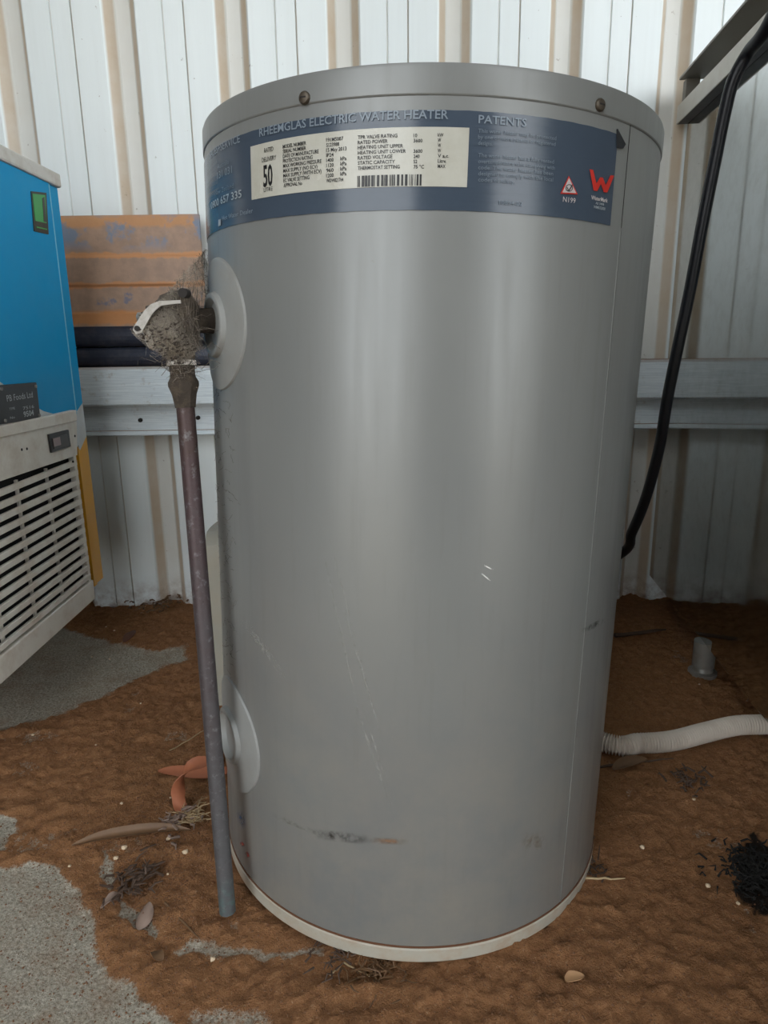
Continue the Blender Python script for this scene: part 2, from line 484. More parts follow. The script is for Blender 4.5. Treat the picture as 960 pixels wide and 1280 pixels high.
# label band
bandm = bpy.data.materials.new('label_film'); bandm.use_nodes = True; t = NT(bandm)
c = t.mix(t.noise(20, 5, 0.6), lin(58, 69, 82), lin(70, 80, 94))
c = t.mix(t.ramp(t.noise(9, 6, 0.7), [(0.55, 0.0), (0.75, 0.25)]), c, lin(94, 102, 108))
t.set(color=c, rough=0.18, spec=0.5)
t.bump(t.noise(1, 3, 0.5, t.mapping((10, 10, 130))), 0.12, 0.003)
zbt = on_tank(450, 141)[1]; zbb = on_tank(450, 264)[1]
th_r = on_tank(769, 200)[0]
th_l = on_tank(266, 250)[0] - 0.30
band = patch('label_band', th_l, th_r, zbb, zbt, TR + .0006, bandm, heater, 90, 6, .0006,
             zfun=lambda th, z, a, b: z + (0.00012 * math.sin(th * 70) if b in (0, 1) else 0))
cornr = on_tank(770, 164)
wrap_poly('peeled_corner', [on_tank(769, 162), on_tank(779, 181), on_tank(776, 186), on_tank(769, 185)], TR + .0022, mat('peel_back', lin(30, 32, 36), .6), band, .0012)

stick = mat('sticker_paper', lin(182, 181, 172), 0.22, var=.05, dirt=lin(150, 142, 124), dirt_amt=.4)
zs0 = [on_tank(314, 184.5), on_tank(586.7, 159.7), on_tank(316.4, 250), on_tank(583, 234.7)]
s_t = (zs0[0][1] + zs0[1][1]) / 2; s_b = (zs0[2][1] + zs0[3][1]) / 2
s_l = (zs0[0][0] + zs0[2][0]) / 2; s_r = (zs0[1][0] + zs0[3][0]) / 2
patch('rating_sticker', s_l, s_r, s_b, s_t, TR + .0010, stick, band, 50, 2, .0004)

ink = mat('black_ink', lin(26, 26, 28), 0.45)
silver = mat('silver_print', lin(118, 130, 142), 0.35)
palep = mat('pale_print', lin(150, 158, 164), 0.35)
faint = mat('faint_print', lin(92, 104, 116), 0.35)
redp = mat('red_print', lin(186, 46, 36), 0.35)
whitep = mat('white_print', lin(190, 182, 182), 0.35)

def text_vf(s, bold=0.0):
    cu = bpy.data.curves.new('t', 'FONT'); cu.body = s; cu.size = 1; cu.offset = bold; cu.resolution_u = 2
    to = bpy.data.objects.new('t', cu); COL.objects.link(to)
    dg = bpy.context.evaluated_depsgraph_get()
    mm = bpy.data.meshes.new_from_object(to.evaluated_get(dg))
    v = [Vector(p.co) for p in mm.vertices]; f = [tuple(p.vertices) for p in mm.polygons]
    bpy.data.objects.remove(to); bpy.data.curves.remove(cu); bpy.data.meshes.remove(mm)
    return v, f
def norm_text(s, bold=0.0):
    v, f = text_vf(s, bold)
    x0 = min(p.x for p in v); x1 = max(p.x for p in v)
    return [(p.x - x0, p.y) for p in v], f, x1 - x0
CAPH = 0.69
def txt(s, x0, y0, x1, cap_px, material, parent, y1=None, bold=0.0, r=TR + .0014, name='lettering'):
    """lettering from pixel (x0,y0) baseline to pixel column x1, wrapped on the shell"""
    a0, z0 = on_tank(x0, y0)
    zt_ = on_tank(x0, y0 - cap_px)[1]
    a1, _ = on_tank(x1, y0 if y1 is None else y1)
    v, f, wd = norm_text(s, bold)
    sx = (a1 - a0) / wd; sz = (zt_ - z0) / CAPH
    return obj(name, [tp(a0 + x * sx, z0 + y * sz, r) for x, y in v], f, material, parent)

txt('RHEEMGLAS ELECTRIC WATER HEATER', 326, 171.5, 560, 10, silver, band, y1=152.5, bold=.012)
txt('PATENTS', 597.5, 154.5, 657, 10, silver, band, y1=158, bold=.012)
txt('SALES+SERVICE', 264, 199, 302, 9, silver, band, y1=182)
txt('Australia', 274, 212, 288, 6, faint, band, y1=206)
txt('131 031', 274, 224.5, 292, 9, silver, band, y1=219)
txt('New Zealand', 271, 245, 294, 6, faint, band, y1=237)
txt('0800 657 335', 266, 262, 304, 9, palep, band, y1=249, bold=.01)
txt('Hot Water Dealer', 280, 276, 318, 5.5, silver, band, y1=267)
wrap_poly('emblem', [on_tank(275, 283), on_tank(278, 282), on_tank(278, 274), on_tank(275, 275)], TR + .0014, palep, band)
for i, (s, wpx) in enumerate((('MODEL NUMBER', 29), ('SERIAL NUMBER', 29), ('DATE OF MANUFACTURE', 44.5), ('PROTECTION RATING', 37), ('MAX WORKING PRESSURE', 48),
                              ('MAX SUPPLY (NO ECV)', 43), ('MAX SUPPLY (WITH ECV)', 48), ('EC VALVE SETTING', 33), ('APPROVAL No', 24))):
    y = 186.3 + i * 6.05
    txt(s, 355 + i * .13, y, 355 + wpx, 4.6, ink, band, y1=y - wpx * .13, bold=.012)
for i, s in enumerate(('191M5007', 'S123988', '15 May 2013', 'IP24', '1400', '1120', '960', '1200', 'WDW021764')):
    y = 178 + i * 6.35; wpx = {0: 21, 1: 16, 2: 25, 8: 21}.get(i, 9)
    txt(s, 409, y, 409 + wpx, 4.6, ink, band, y1=y - wpx * .12, bold=.012)
    if 4 <= i <= 7: txt('kPa', 426.5, y - 2.2, 434, 4.6, ink, band, y1=y - 3, bold=.012)
for i, (s, wpx) in enumerate((('TPR VALVE RATING', 49), ('RATED POWER', 37), ('HEATING UNIT UPPER', 56), ('HEATING UNIT LOWER', 59.5), ('RATED VOLTAGE', 43), ('STATIC CAPACITY', 46), ('THERMOSTAT SETTING', 52))):
    y = 174.7 + i * 6.4
    txt(s, 448, y, 448 + wpx, 4.4, ink, band, y1=y - wpx * .05, bold=.012)
for i, (s, u) in enumerate((('10', 'kW'), ('3600', 'W'), ('', 'W'), ('3600', 'W'), ('240', 'V a.c.'), ('52', 'Litre'), ('75 °C', 'MAX'))):
    y = 172.3 + i * 6.5
    if s: txt(s, 517, y, 517 + {2: 4.5, 3: 7.5, 4: 11, 5: 13}[len(s)], 4.4, ink, band, bold=.012)
    y = 171.5 + i * 6.5
    txt(u, 547, y, 547 + {1: 4, 2: 7, 3: 9.5, 5: 10, 6: 14}[len(u)], 4.4, ink, band, bold=.012)
txt('RATED', 332, 191.5, 343.5, 5.5, ink, band, y1=190, bold=.005)
txt('DELIVERY', 329, 203.5, 347, 5.5, ink, band, y1=200.5, bold=.005)
txt('50', 331, 234, 342.5, 26, ink, band, y1=232, bold=.02)
txt('LITRE', 331.5, 240.5, 342.5, 5, ink, band, y1=239)
# barcode: one strip of bars
bx = 447.5; v, f = [], []
zb1 = on_tank(487, 219)[1]; zb0 = on_tank(487, 233)[1]
random.seed(3)
while bx < 526:
    bw = random.choice((.8, .8, 1.5, 2.4, 3.2)); 
    a0 = on_tank(bx, 226)[0]; a1 = on_tank(min(bx + bw, 528), 226)[0]
    k = len(v); v += [tp(a0, zb0, TR + .0014), tp(a1, zb0, TR + .0014), tp(a1, zb1, TR + .0014), tp(a0, zb1, TR + .0014)]; f.append((k, k + 1, k + 2, k + 3))
    bx += bw + random.choice((.8, .8, 1.4, 2.2))
obj('barcode', v, f, ink, band)
for i, (s, wpx) in enumerate((('This water heater may be protected', 97), ('by one or more patents or registered', 96), ('designs.', 18), (None, 0), ('The water heater has a fully vented', 94),
                              ('overtemperature valve complying with', 95), ('code. The water heater has been', 93), ('designed to comply with the local', 93), ('codes of safety.', 46))):
    if s: txt(s, 597, 166.5 + i * 7.6, 597 + wpx, 5, faint, band, y1=166.5 + i * 7.6 + wpx * .062, bold=.008)
txt('10894-02', 623, 256, 652, 5, faint, band, y1=258, bold=.01)
tri = [(709.5, 220), (720.5, 243.5), (699, 242.5)]
wrap_poly('warning_triangle', [on_tank(*p) for p in tri], TR + .0013, redp, band)
cxm = sum(p[0] for p in tri) / 3; cym = sum(p[1] for p in tri) / 3
wrap_poly('triangle_field', [on_tank(cxm + (x - cxm) * .8, cym + (y - cym) * .8) for x, y in tri], TR + .0015, whitep, band)
ring = [(709.5 + 4.6 * math.cos(a), 235.5 + 4.6 * math.sin(a)) for a in np.linspace(0, 2 * math.pi, 17)[:-1]]
rin = [(709.5 + 3.7 * math.cos(a), 235.5 + 3.7 * math.sin(a)) for a in np.linspace(0, 2 * math.pi, 17)[:-1]]
v = [tp(*on_tank(*p), TR + .0017) for p in ring + rin]
obj('tick_circle', v, [(i, (i + 1) % 16, 16 + (i + 1) % 16, 16 + i) for i in range(16)], ink, band)
wrap_poly('tick', [on_tank(*p) for p in ((707, 234), (709, 238), (713, 231), (714, 232), (709.3, 240), (706.2, 235))], TR + .0017, ink, band)
txt('N199', 702, 252.5, 717.5, 6.5, whitep, band, y1=254)
Wp = [(735, 212), (739.5, 213), (743.5, 230), (748, 222), (751.5, 222.5), (755, 232), (761, 219.5), (765.5, 220), (757, 241), (752.5, 240.5), (749, 230), (744.5, 239.5), (740, 238.5)]
wv = [tp(*on_tank(*p), TR + .0015) for p in Wp]
obj('w_mark', wv, [(0, 1, 2, 12), (2, 11, 12), (2, 3, 10, 11), (3, 4, 10), (4, 5, 9, 10), (5, 8, 9), (5, 6, 7, 8)], redp, band)
txt('WaterMark', 737, 249.5, 757.5, 5, whitep, band, y1=252, bold=.02)
txt('AS 3498', 742.5, 255.5, 753, 3, palep, band, y1=256.5, bold=.01)
txt('WMK02000', 740, 260.5, 754.5, 3.6, palep, band, y1=262, bold=.01)

# shell seam, screws
th_s = (on_tank(785, 168)[0] + on_tank(702, 1122)[0]) / 2
seamm = grey
patch('seam_edge', th_s - .0022, th_s + .0022, Z_BASE, zbb + .0, TR + .0004, seamm, heater, 2, 20, .001)
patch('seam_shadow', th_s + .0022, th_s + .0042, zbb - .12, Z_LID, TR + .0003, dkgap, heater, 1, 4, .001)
scr = mat('dull_screw', lin(84, 76, 66), .45, .6, dirt=lin(60, 44, 34))
for px, py in ((380, 122), (751, 131)):
    a, z = on_tank(px, py, TR + .0022)
    p0 = tp(a, z, TR + .001); d = Vector((math.cos(a), math.sin(a), 0))
    s_ = tube('screw', [p0, p0 + d * .0012, p0 + d * .0022, p0 + d * .0028], [.0043, .0043, .0036, .0012], scr, heater, 14)
    e1 = Vector((-d.y, d.x, 0))
    prism('screw_slot', [p0 + d * .0029 + e1 * .0022 + Vector((0, 0, .0005)), p0 + d * .0029 - e1 * .0022 + Vector((0, 0, .0005)), p0 + d * .0029 - e1 * .0022 - Vector((0, 0, .0005)), p0 + d * .0029 + e1 * .0022 - Vector((0, 0, .0005))], d * -.002, dkgap, s_)

# plumbing plugs: dished round covers
plug_m = mat('plug_plastic', lin(138, 139, 137), .4, dirt=lin(120, 112, 102), dirt_amt=.3)
def plug(px_right, py, dia, name='outlet_cover'):
    a_r, zc = on_tank(px_right, py)
    ac = a_r - dia / 2 / TR
    prof_ = [(1.0, .0002), (.985, .0020), (.96, .0026), (.52, .0036), (.50, .0038), (.47, .0075), (.44, .0082), (.40, .0078), (.34, .0030), (.30, .0026), (.02, .0026)]
    v, f = [], []; SG = 48
    for q, h in prof_:
        for k in range(SG):
            b = 2 * math.pi * k / SG
            v.append(tp(ac + q * dia / 2 * math.cos(b) / TR, zc + q * dia / 2 * math.sin(b), TR + h))
    for i in range(len(prof_) - 1):
        for k in range(SG): f.append((i * SG + k, i * SG + (k + 1) % SG, (i + 1) * SG + (k + 1) % SG, (i + 1) * SG + k))
    f.append(tuple((len(prof_) - 1) * SG + k for k in range(SG)))
    o = smooth_angle(obj(name, v, f, plug_m, heater), 40)
    return ac, zc
ac1, zc1 = plug(309, 405, .108)
ac2, zc2 = plug(325.5, 951, .112)
# access cover on the left flank
th_t = math.atan2((TI @ CAM).y, (TI @ CAM).x) - math.acos(TR / (TI @ CAM).xy.length)
zc_top = on_tank(281, 690)[1]; zc_bot = on_tank(290, 920)[1]
coverm = mat('access_cover', lin(140, 137, 127), .45, dirt=lin(150, 130, 104), dirt_amt=.3)
patch('access_cover', th_t - .62, th_t - .07, zc_bot, zc_top, TR + .0135, coverm, heater, 16, 14, .0135,
      zfun=lambda th, z, a, b: z if b < .93 else z - .010 * (max(0, (a - .9) / .1) + max(0, (.1 - a) / .1)))

# scuffs and stains lying on the paint
def decal_mat(name, color, scale, lo, hi, amt, rough=.5, vecscale=(1, 1, 1)):
    if name in MATS: return MATS[name]
    mt_ = bpy.data.materials.new(name); mt_.use_nodes = True; t_ = NT(mt_)
    nn = t_.noise(scale, 6, .7, t_.mapping(vecscale))
    at_ = t_.new('ShaderNodeAttribute', attribute_name='edge').outputs['Fac']
    t_.set(color=t_.mix(nn, tuple(x * .8 for x in color), color), rough=rough, alpha=t_.math('MULTIPLY', t_.ramp(nn, [(lo, 0.0), (hi, amt)]), at_))
    MATS[name] = mt_
    return mt_
def decal(name, x0, y0, x1, y1, hpx, material, nseg=12):
    """soft-edged strip from one pixel to another on the shell"""
    v, f, e = [], [], []
    dx, dy = x1 - x0, y1 - y0; L = math.hypot(dx, dy); nxp, nyp = -dy / L, dx / L
    for i in range(nseg + 1):
        u = i / nseg
        for j in range(5):
            q = (j / 4 - .5) * hpx
            a, z = on_tank(x0 + dx * u + nxp * q, y0 + dy * u + nyp * q)
            v.append(tp(a, z, TR + .0005)); e.append(min(1, 3.2 * min(u, 1 - u)) * (0, .7, 1, .7, 0)[j])
    for i in range(nseg):
        for j in range(4): f.append((i * 5 + j, (i + 1) * 5 + j, (i + 1) * 5 + j + 1, i * 5 + j + 1))
    o = obj(name, v, f, material, heater, True)
    at_ = o.data.attributes.new('edge', 'FLOAT', 'POINT'); at_.data.foreach_set('value', e)
    return o
dks = decal_mat('dark_scuff', lin(52, 48, 46), 120, .42, .62, .85)
decal('scuff_mark', 392, 1042, 465, 1050, 14, dks)
decal('scuff_mark', 340, 1018, 404, 1044, 7, decal_mat('faint_scuff', lin(110, 104, 98), 140, .45, .65, .5))
decal('scuff_mark', 462, 1050, 512, 1052, 9, decal_mat('brown_stain', lin(150, 118, 92), 120, .4, .6, .7))
decal('stain_mark', 650, 1054, 684, 1050, 26, decal_mat('pale_stain', lin(150, 128, 110), 160, .42, .66, .6))
decal('scuff_mark', 726, 790, 756, 774, 8, dks)
decal('paint_mark', 299, 1014, 306, 1034, 9, decal_mat('blue_mark', lin(96, 136, 190), 260, .4, .6, .8))
decal('paint_mark', 301, 1052, 306, 1058, 5, decal_mat('red_mark', lin(190, 60, 50), 260, .3, .5, .9))
decal('paint_mark', 308, 1064, 312, 1072, 5, decal_mat('red_mark', lin(190, 60, 50), 260, .3, .5, .9))
wh = decal_mat('pale_scratch', lin(176, 175, 170), 240, .46, .64, .55, .4)
for x0, y0, x1, y1, h in ((398, 660, 452, 905, 4), (408, 655, 470, 900, 3), (440, 870, 492, 1015, 5), (452, 880, 486, 985, 3), (300, 770, 360, 850, 10), (425, 745, 480, 930, 3)):
    decal('scratch', x0, y0, x1, y1, h, wh, 24)
ws = decal_mat('bright_scratch', lin(240, 240, 236), 200, .1, .3, .95, .3)
for x0, y0, x1, y1 in ((604, 706, 616, 712), (601, 716, 613, 726)): decal('scratch', x0, y0, x1, y1, 2.2, ws, 6)

# ================================================================== RELIEF VALVE AND DRAIN PIPE
valve = empty('relief_valve')
brass = mat('tarnished_brass', lin(104, 90, 74), .6, .35, var=.3, vscale=90, bump=.3, bscale=300, dirt=lin(60, 50, 42), dirt_amt=.7, dscale=60)
copper = bpy.data.materials.new('weathered_copper'); copper.use_nodes = True; t = NT(copper)
n1 = t.noise(60, 6, .7)
sp = t.new('ShaderNodeSeparateXYZ'); t.put(sp.inputs[0], t.coord())
hz = t.math('ADD', sp.outputs[2], t.math('MULTIPLY', t.math('SUBTRACT', n1, .5), .35))
c = t.ramp(hz, [(0.05, lin(90, 90, 92)), (0.25, lin(78, 72, 74)), (0.42, lin(72, 56, 58)), (0.52, lin(66, 50, 44))])
c = t.mix(t.ramp(t.noise(130, 5, .7), [(.56, 0.0), (.68, .55)]), c, lin(126, 126, 128))
c = t.mix(t.ramp(t.noise(210, 4, .7), [(.28, .7), (.4, 0.0)]), c, lin(58, 46, 46))
verd = t.math('MULTIPLY', t.ramp(sp.outputs[2], [(0.015, 1.0), (0.06, .0)]), t.ramp(t.noise(95, 5, .7), [(.45, 0.05), (.66, .7)]))
c = t.mix(verd, c, lin(92, 134, 132))
t.set(color=c, rough=.5, metal=.35)
t.bump(t.noise(220, 4, .7), .25, .002)
ptfe = mat('thread_tape', lin(222, 216, 210), .6)
dusty = mat('dusty_fitting', lin(58, 50, 42), .85, .1, var=.35, vscale=160, bump=.6, bscale=420, dirt=lin(112, 98, 82), dirt_amt=.6, dscale=90)
pale_metal = mat('pale_lever', lin(150, 146, 140), .5, .4, dirt=lin(90, 78, 66), dirt_amt=.8, dscale=120)

# inlet runs radially out of the upper cover
a_v = ac1 - .06
def tw(th, z, r): return TM @ tp(th, z, r)
PVY = 0.585
def at_pipe(px, py, Y=PVY): return on_y(px, py, Y)
v_in = tw(a_v, zc1 + .004, TR + .001)
v_c = at_pipe(232, 404)
foot = on_z(284.5, 1139, .016)
head = at_pipe(231, 500)
dirp = (head - foot).normalized()
def along(py_top):    # point on the pipe line at a given image row
    best = None
    for k in range(0, 1400):
        q = foot + dirp * (k * .0005)
        dd = q - CAM; yy = 640 + F * dd.dot(dn) / dd.dot(fw)
        if yy <= py_top: return q
    return q
j0, j1, j2, j3, j4 = along(510), along(493), along(478), along(462), along(455)
v_low = along(455)
top_c = along(402)
tube('inlet_nipple', [v_in, v_in.lerp(top_c, .5), top_c], [.011, .010, .011], dusty, valve, 16)
tube('valve_body', [j4, j4.lerp(top_c, .3), j4.lerp(top_c, .55), top_c, top_c + dirp * .012, top_c + dirp * .020, top_c + dirp * .024], [.011, .012, .016, .0185, .0175, .013, .004], dusty, valve, 18)
# bonnet leaning to the left with the test lever
bl = at_pipe(196, 410)
bdir = (bl - top_c).normalized()
tube('bonnet', [top_c, top_c + bdir * .010, top_c + bdir * .011, top_c + bdir * .020, top_c + bdir * .021, top_c + bdir * .026], [.0165, .0165, .0185, .0185, .0155, .0150], dusty, valve, 20)
tube('bonnet_cap', [top_c + bdir * .0255, top_c + bdir * .028, top_c + bdir * .030], [.0152, .0158, .0135], pale_metal, valve, 20)
# lever: bent flat strap with a hole at its tip
Lp = [(226, 377), (212, 378), (200, 379), (191, 384), (184, 392), (178, 402), (172, 412), (168, 415)]
LY0 = PVY - .024
pts = [on_y(x, y, LY0 - .0004 * i) for i, (x, y) in enumerate(Lp)]
wv_, f = [], []
half = [.0012, .0014, .0018, .0028, .0032, .0034, .0036, .0020]
for i, p in enumerate(pts):
    tdir = (pts[min(i + 1, len(pts) - 1)] - pts[max(i - 1, 0)]).normalized()
    nn = Vector((0, 1, 0)).cross(tdir).normalized()
    for s in (-1, 1):
        for yy in (0, .0022): wv_.append(p + nn * s * half[i] + Vector((0, yy + (.0 if i else 0), 0)))
for i in range(len(pts) - 1):
    a = i * 4; b = a + 4
    f += [(a, a + 2, b + 2, b), (a + 1, b + 1, b + 3, a + 3), (a, b, b + 1, a + 1), (a + 2, a + 3, b + 3, b + 2)]
f += [(0, 1, 3, 2), (len(wv_) - 4, len(wv_) - 2, len(wv_) - 1, len(wv_) - 3)]
lever = obj('lever', wv_, f, pale_metal, valve)
hq = on_y(171, 410.5, LY0 - .0035)
tube('lever_hole', [hq, hq + Vector((0, .003, 0))], .0021, dkgap, lever, 12)
rq = on_y(228, 366, LY0)
tube('lever_pivot', [rq, rq + Vector((0, .012, 0))], .0036, dkgap, valve, 12)
# compression nut and pipe
tube('thread_tape', [j4 - dirp * .0015, j4 + dirp * .0025], [.0122, .0118], ptfe, valve, 18)
tube('compression_nut', [j4 - dirp * .001, j3, j3 - dirp * .001, j2 + dirp * .004, j2, j2 - dirp * .003, j1, j0], [.0108, .0110, .0104, .0108, .0130, .0130, .0104, .0086], dusty, valve, 8)
pp = [foot + dirp * ((j1 - foot).length * i / 24) for i in range(25)]
bend = on_y(250, 760, 1).x
v, f = tube_vf(pp, .0076, 20, False)
n0 = len(v)
vi, fi = tube_vf(pp[:3], .0064, 20, False)
f += [tuple(n0 + q for q in reversed(g)) for g in fi]
f += [(k, n0 + k, n0 + (k + 1) % 20, (k + 1) % 20) for k in range(20)]
smooth_angle(obj('drain_pipe', v + vi, f, copper, valve), 40)
tag(valve, 'cobwebbed brass relief valve with lever and weathered copper pipe running down beside the heater', 'relief valve')
valve_fit = (v_in, top_c)

# cobweb: sheet of threads strung between valve, lever and heater shell
wm = bpy.data.materials.new('cobweb'); wm.use_nodes = True; t = NT(wm)
t.set(color=t.mix(t.noise(60, 3), lin(90, 78, 66), lin(160, 150, 138)), rough=.9, alpha=.6)
wm2 = bpy.data.materials.new('cobweb_film'); wm2.use_nodes = True; t = NT(wm2)
t.set(color=t.mix(t.noise(160, 5, .7), lin(120, 108, 94), lin(186, 176, 162)), rough=.95, alpha=t.ramp(t.noise(150, 6, .8), [(.28, 0.10), (.80, .46)]))
random.seed(5)
def q3(px, py, Y): return on_y(px, py, Y)
def tsh(px, py): 
    a, z = on_tank(px, py); return TM @ tp(a, z, TR + .0008)
edge_l = [q3(165, 415, .568), q3(180, 395, .57), q3(202, 374, .575), q3(222, 352, .58), q3(240, 332, .588), tsh(259, 312)]
edge_r = [q3(226, 456, .572), q3(236, 452, .571), q3(246, 440, .568), tsh(264, 425), tsh(266, 380), tsh(262, 330)]
EL = spline(edge_l, 30); ER = spline(edge_r, 30)
def film(off, seed):
    v, f = [], []
    r2 = np.random.default_rng(seed)
    N, Mm = 30, 18
    for i in range(N + 1):
        for j in range(Mm + 1):
            u = j / Mm
            p = EL[i].lerp(ER[i], u)
            sag = math.sin(math.pi * u) * (.010 * off)
            p = p + Vector((0, -sag, 0)) + Vector(r2.normal(0, .0006, 3))
            v.append(p)
    for i in range(N):
        for j in range(Mm):
            f.append((i * (Mm + 1) + j, i * (Mm + 1) + j + 1, (i + 1) * (Mm + 1) + j + 1, (i + 1) * (Mm + 1) + j))
    return v, f
web = empty('cobweb', valve_fit[1])
tag(web, 'dusty grey cobweb shrouding the relief valve against the heater', 'cobweb')
web['kind'] = 'stuff'
def wobj(name, v, f, m_):
    base = Vector(valve_fit[1])
    o = obj(name, [Vector(p) - base for p in v], f, m_, web, True); o['kind'] = 'stuff'
    return o
for k, off in enumerate((1.0, 1.8)):
    wobj('web_film', *film(off, 40 + k), wm2)
v, f = [], []
def thread(a, b, r=.00014, wob=.0012, n_=5):
    global v, f
    P_ = [a.lerp(b, i / n_) + Vector((random.gauss(0, wob), random.gauss(0, wob), random.gauss(0, wob))) * (0 if i in (0, n_) else 1) for i in range(n_ + 1)]
    vv, ff = tube_vf(P_, r, 3, False)
    k = len(v); v += vv; f += [tuple(k + q for q in g) for g in ff]
for _ in range(110):
    a = random.choice(EL); b = random.choice(ER)
    thread(a + Vector((0, -random.random() * .012, 0)), b + Vector((0, -random.random() * .01, 0)))
for _ in range(200):          # matted fluff around the valve body
    c0 = top_c.lerp(j4, random.random() * 1.0) + Vector((random.gauss(0, .010), -.006 - random.random() * .014, random.gauss(0, .008)))
    d_ = Vector((random.gauss(0, 1), random.gauss(0, .5), random.gauss(0, 1))).normalized() * random.uniform(.004, .016)
    thread(c0 - d_, c0 + d_, random.choice((.00012, .00018, .00028)), .002, 4)
for _ in range(14):           # strands to the girt side
    thread(q3(random.uniform(185, 215), random.uniform(405, 440), .572), q3(random.uniform(215, 262), random.uniform(440, 475), .575), .00012, .001)
for _ in range(120):          # hairs stuck along the heater's flank
    py = random.uniform(430, 860); lx = 262 + (py - 430) * .042 + random.uniform(2, 26) * (1 if py < 700 else .7)
    a = tsh(lx, py); b = tsh(lx + random.uniform(-9, 9), py + random.uniform(-12, 12))
    thread(a, b, .00012, .0006, 4)
wobj('web_thread', v, f, wm)
v, f = [], []
dead = mat('web_specks', lin(52, 44, 38), .9)
for _ in range(180):
    i = int(random.betavariate(1.5, 1.8) * 20)
    p = EL[i].lerp(ER[i], random.uniform(.2, 1)) + Vector((0, -.010 - random.random() * .02, 0))
    s = random.uniform(.0004, .0013)
    vv, ff = tube_vf([p - Vector((s, 0, s * .4)), p, p + Vector((s, 0, s * .4))], [s * .3, s * .8, s * .3], 5)
    k = len(v); v += vv; f += [tuple(k + q for q in g) for g in ff]
wobj('web_specks', v, f, dead)

# ================================================================== BLUE CABINET
MX = -0.491
MYF = 1.15
cab = empty('refrigerated_cabinet', (MX, 1.0, 0))
tag(cab, 'blue, white and yellow refrigerated cabinet with louvred vent beside the heater', 'cabinet')
CABO = Vector((MX, 1.0, 0))
def cobj(name, v, f, m_, parent=None, bev=0.0, smooth=False):
    o = obj(name, [Vector(p) - CABO for p in v], f, m_, parent or cab, smooth)
    if bev: bevel(o, bev)
    return o
def cbox(name, x0, x1, y0, y1, z0, z1, m_, parent=None, bev=0.0):
    return cobj(name, *box_vf(x0, x1, y0, y1, z0, z1), m_, parent, bev)
def cpoly(name, pix, x, thick, m_, parent=None, bev=0.0):
    """panel traced on the cabinet's flank plane, given depth"""
    o_ = [on_x(px, py, x) for px, py in pix]
    n_ = len(o_)
    v = o_ + [p - Vector((thick, 0, 0)) for p in o_]
    f = [tuple(range(n_)), tuple(range(2 * n_ - 1, n_ - 1, -1))] + [(i, (i + 1) % n_, n_ + (i + 1) % n_, n_ + i) for i in range(n_)]
    return cobj(name, v, f, m_, parent, bev)
blue = mat('blue_vinyl', lin(0, 150, 205), .5, var=.03, spec=.2)
wht = mat('white_vinyl', lin(206, 212, 214), .4, var=.05, dirt=lin(170, 150, 120), dirt_amt=.3)
yel = mat('yellow_vinyl', lin(232, 168, 24), .4, var=.05)
whp = mat('white_panel', lin(226, 222, 212), .45, var=.05, dirt=lin(160, 128, 92), dirt_amt=.45, dscale=18)
ctop = mat('cabinet_top', lin(206, 204, 198), .5, dirt=lin(160, 140, 116), dirt_amt=.5)
blk = mat('black_plastic', lin(24, 24, 26), .35)
z_top = on_x(80, 238, MX).z; z_bot = on_x(131, 722, MX).z; z_sill = on_x(118, 742, MX).z
YN = 0.72
XB = -1.15
cbox('body', XB, MX - .004, YN, MYF, z_bot + .005, z_top - .001, mat('cabinet_body', lin(196, 196, 190), .5), None, .002)
# flank panels: wave of blue over white over yellow
yc = on_x(62, 242, MX).y                    # fold line before the rear edge
def yz(pts, x0, x1, name, m_, parent=None, bev=0):
    n_ = len(pts)
    v = [Vector((x1, y, z)) for y, z in pts] + [Vector((x0, y, z)) for y, z in pts]
    f = [tuple(range(n_)), tuple(range(2 * n_ - 1, n_ - 1, -1))] + [(i, (i + 1) % n_, n_ + (i + 1) % n_, n_ + i) for i in range(n_)]
    return cobj(name, v, f, m_, parent, bev)
def zz(px, py): q = on_x(px, py, MX); return (q.y, q.z)
wave = [zz(-40, 462), zz(-15, 470), zz(0, 477), zz(20, 492), zz(40, 506), zz(55, 514), zz(70, 518), zz(90, 518)]
zb_crease = zz(93, 518)[1]
zA = zz(108, 503)[1]; zB = zz(110, 545)[1]; zB0 = zz(98, 566)[1]
flank = yz([(YN, z_top), (yc, z_top), (yc, zb_crease)] + wave[::-1] + [(YN, wave[0][1] + .03)], MX - .004, MX, 'blue_panel', blue)
yz([(YN, wave[0][1] + .03)] + wave + [(yc, zb_crease), (yc, zb_crease - .05), (YN, zb_crease - .05)], MX - .004, MX - .0002, 'white_panel', wht)
# folded rear strip, set back a touch along the fold
yz([(yc + .0012, z_top), (MYF, z_top), (MYF, zA), (yc + .0012, zb_crease)], MX - .008, MX - .0026, 'blue_strip', blue)
yz([(yc + .0012, zb_crease), (MYF, zA), (MYF, zB), (yc + .0012, zB0)], MX - .008, MX - .0026, 'white_strip', wht)
yz([(yc + .0012, zB0), (MYF, zB), (MYF, z_bot), (yc + .0012, z_bot)], MX - .008, MX - .0026, 'yellow_strip', yel)
yz([(yc - .010, zB0 + .01), (yc + .0012, zB0), (yc + .0012, z_bot), (yc - .010, z_bot)], MX - .004, MX + .0005, 'yellow_edge', yel)
yz([(yc - .0008, z_top), (yc + .0016, z_top), (yc + .0016, zb_crease), (yc - .0008, zb_crease)], MX - .006, MX + .0007, 'fold_highlight', mat('fold_highlight_blue', lin(120, 190, 215), .4))  # paler strip painting in the highlight along the fold
# top cap with lip
cbox('top_cap', XB - .005, MX + .004, YN - .005, MYF + .003, z_top, z_top + .020, ctop, None, .003)
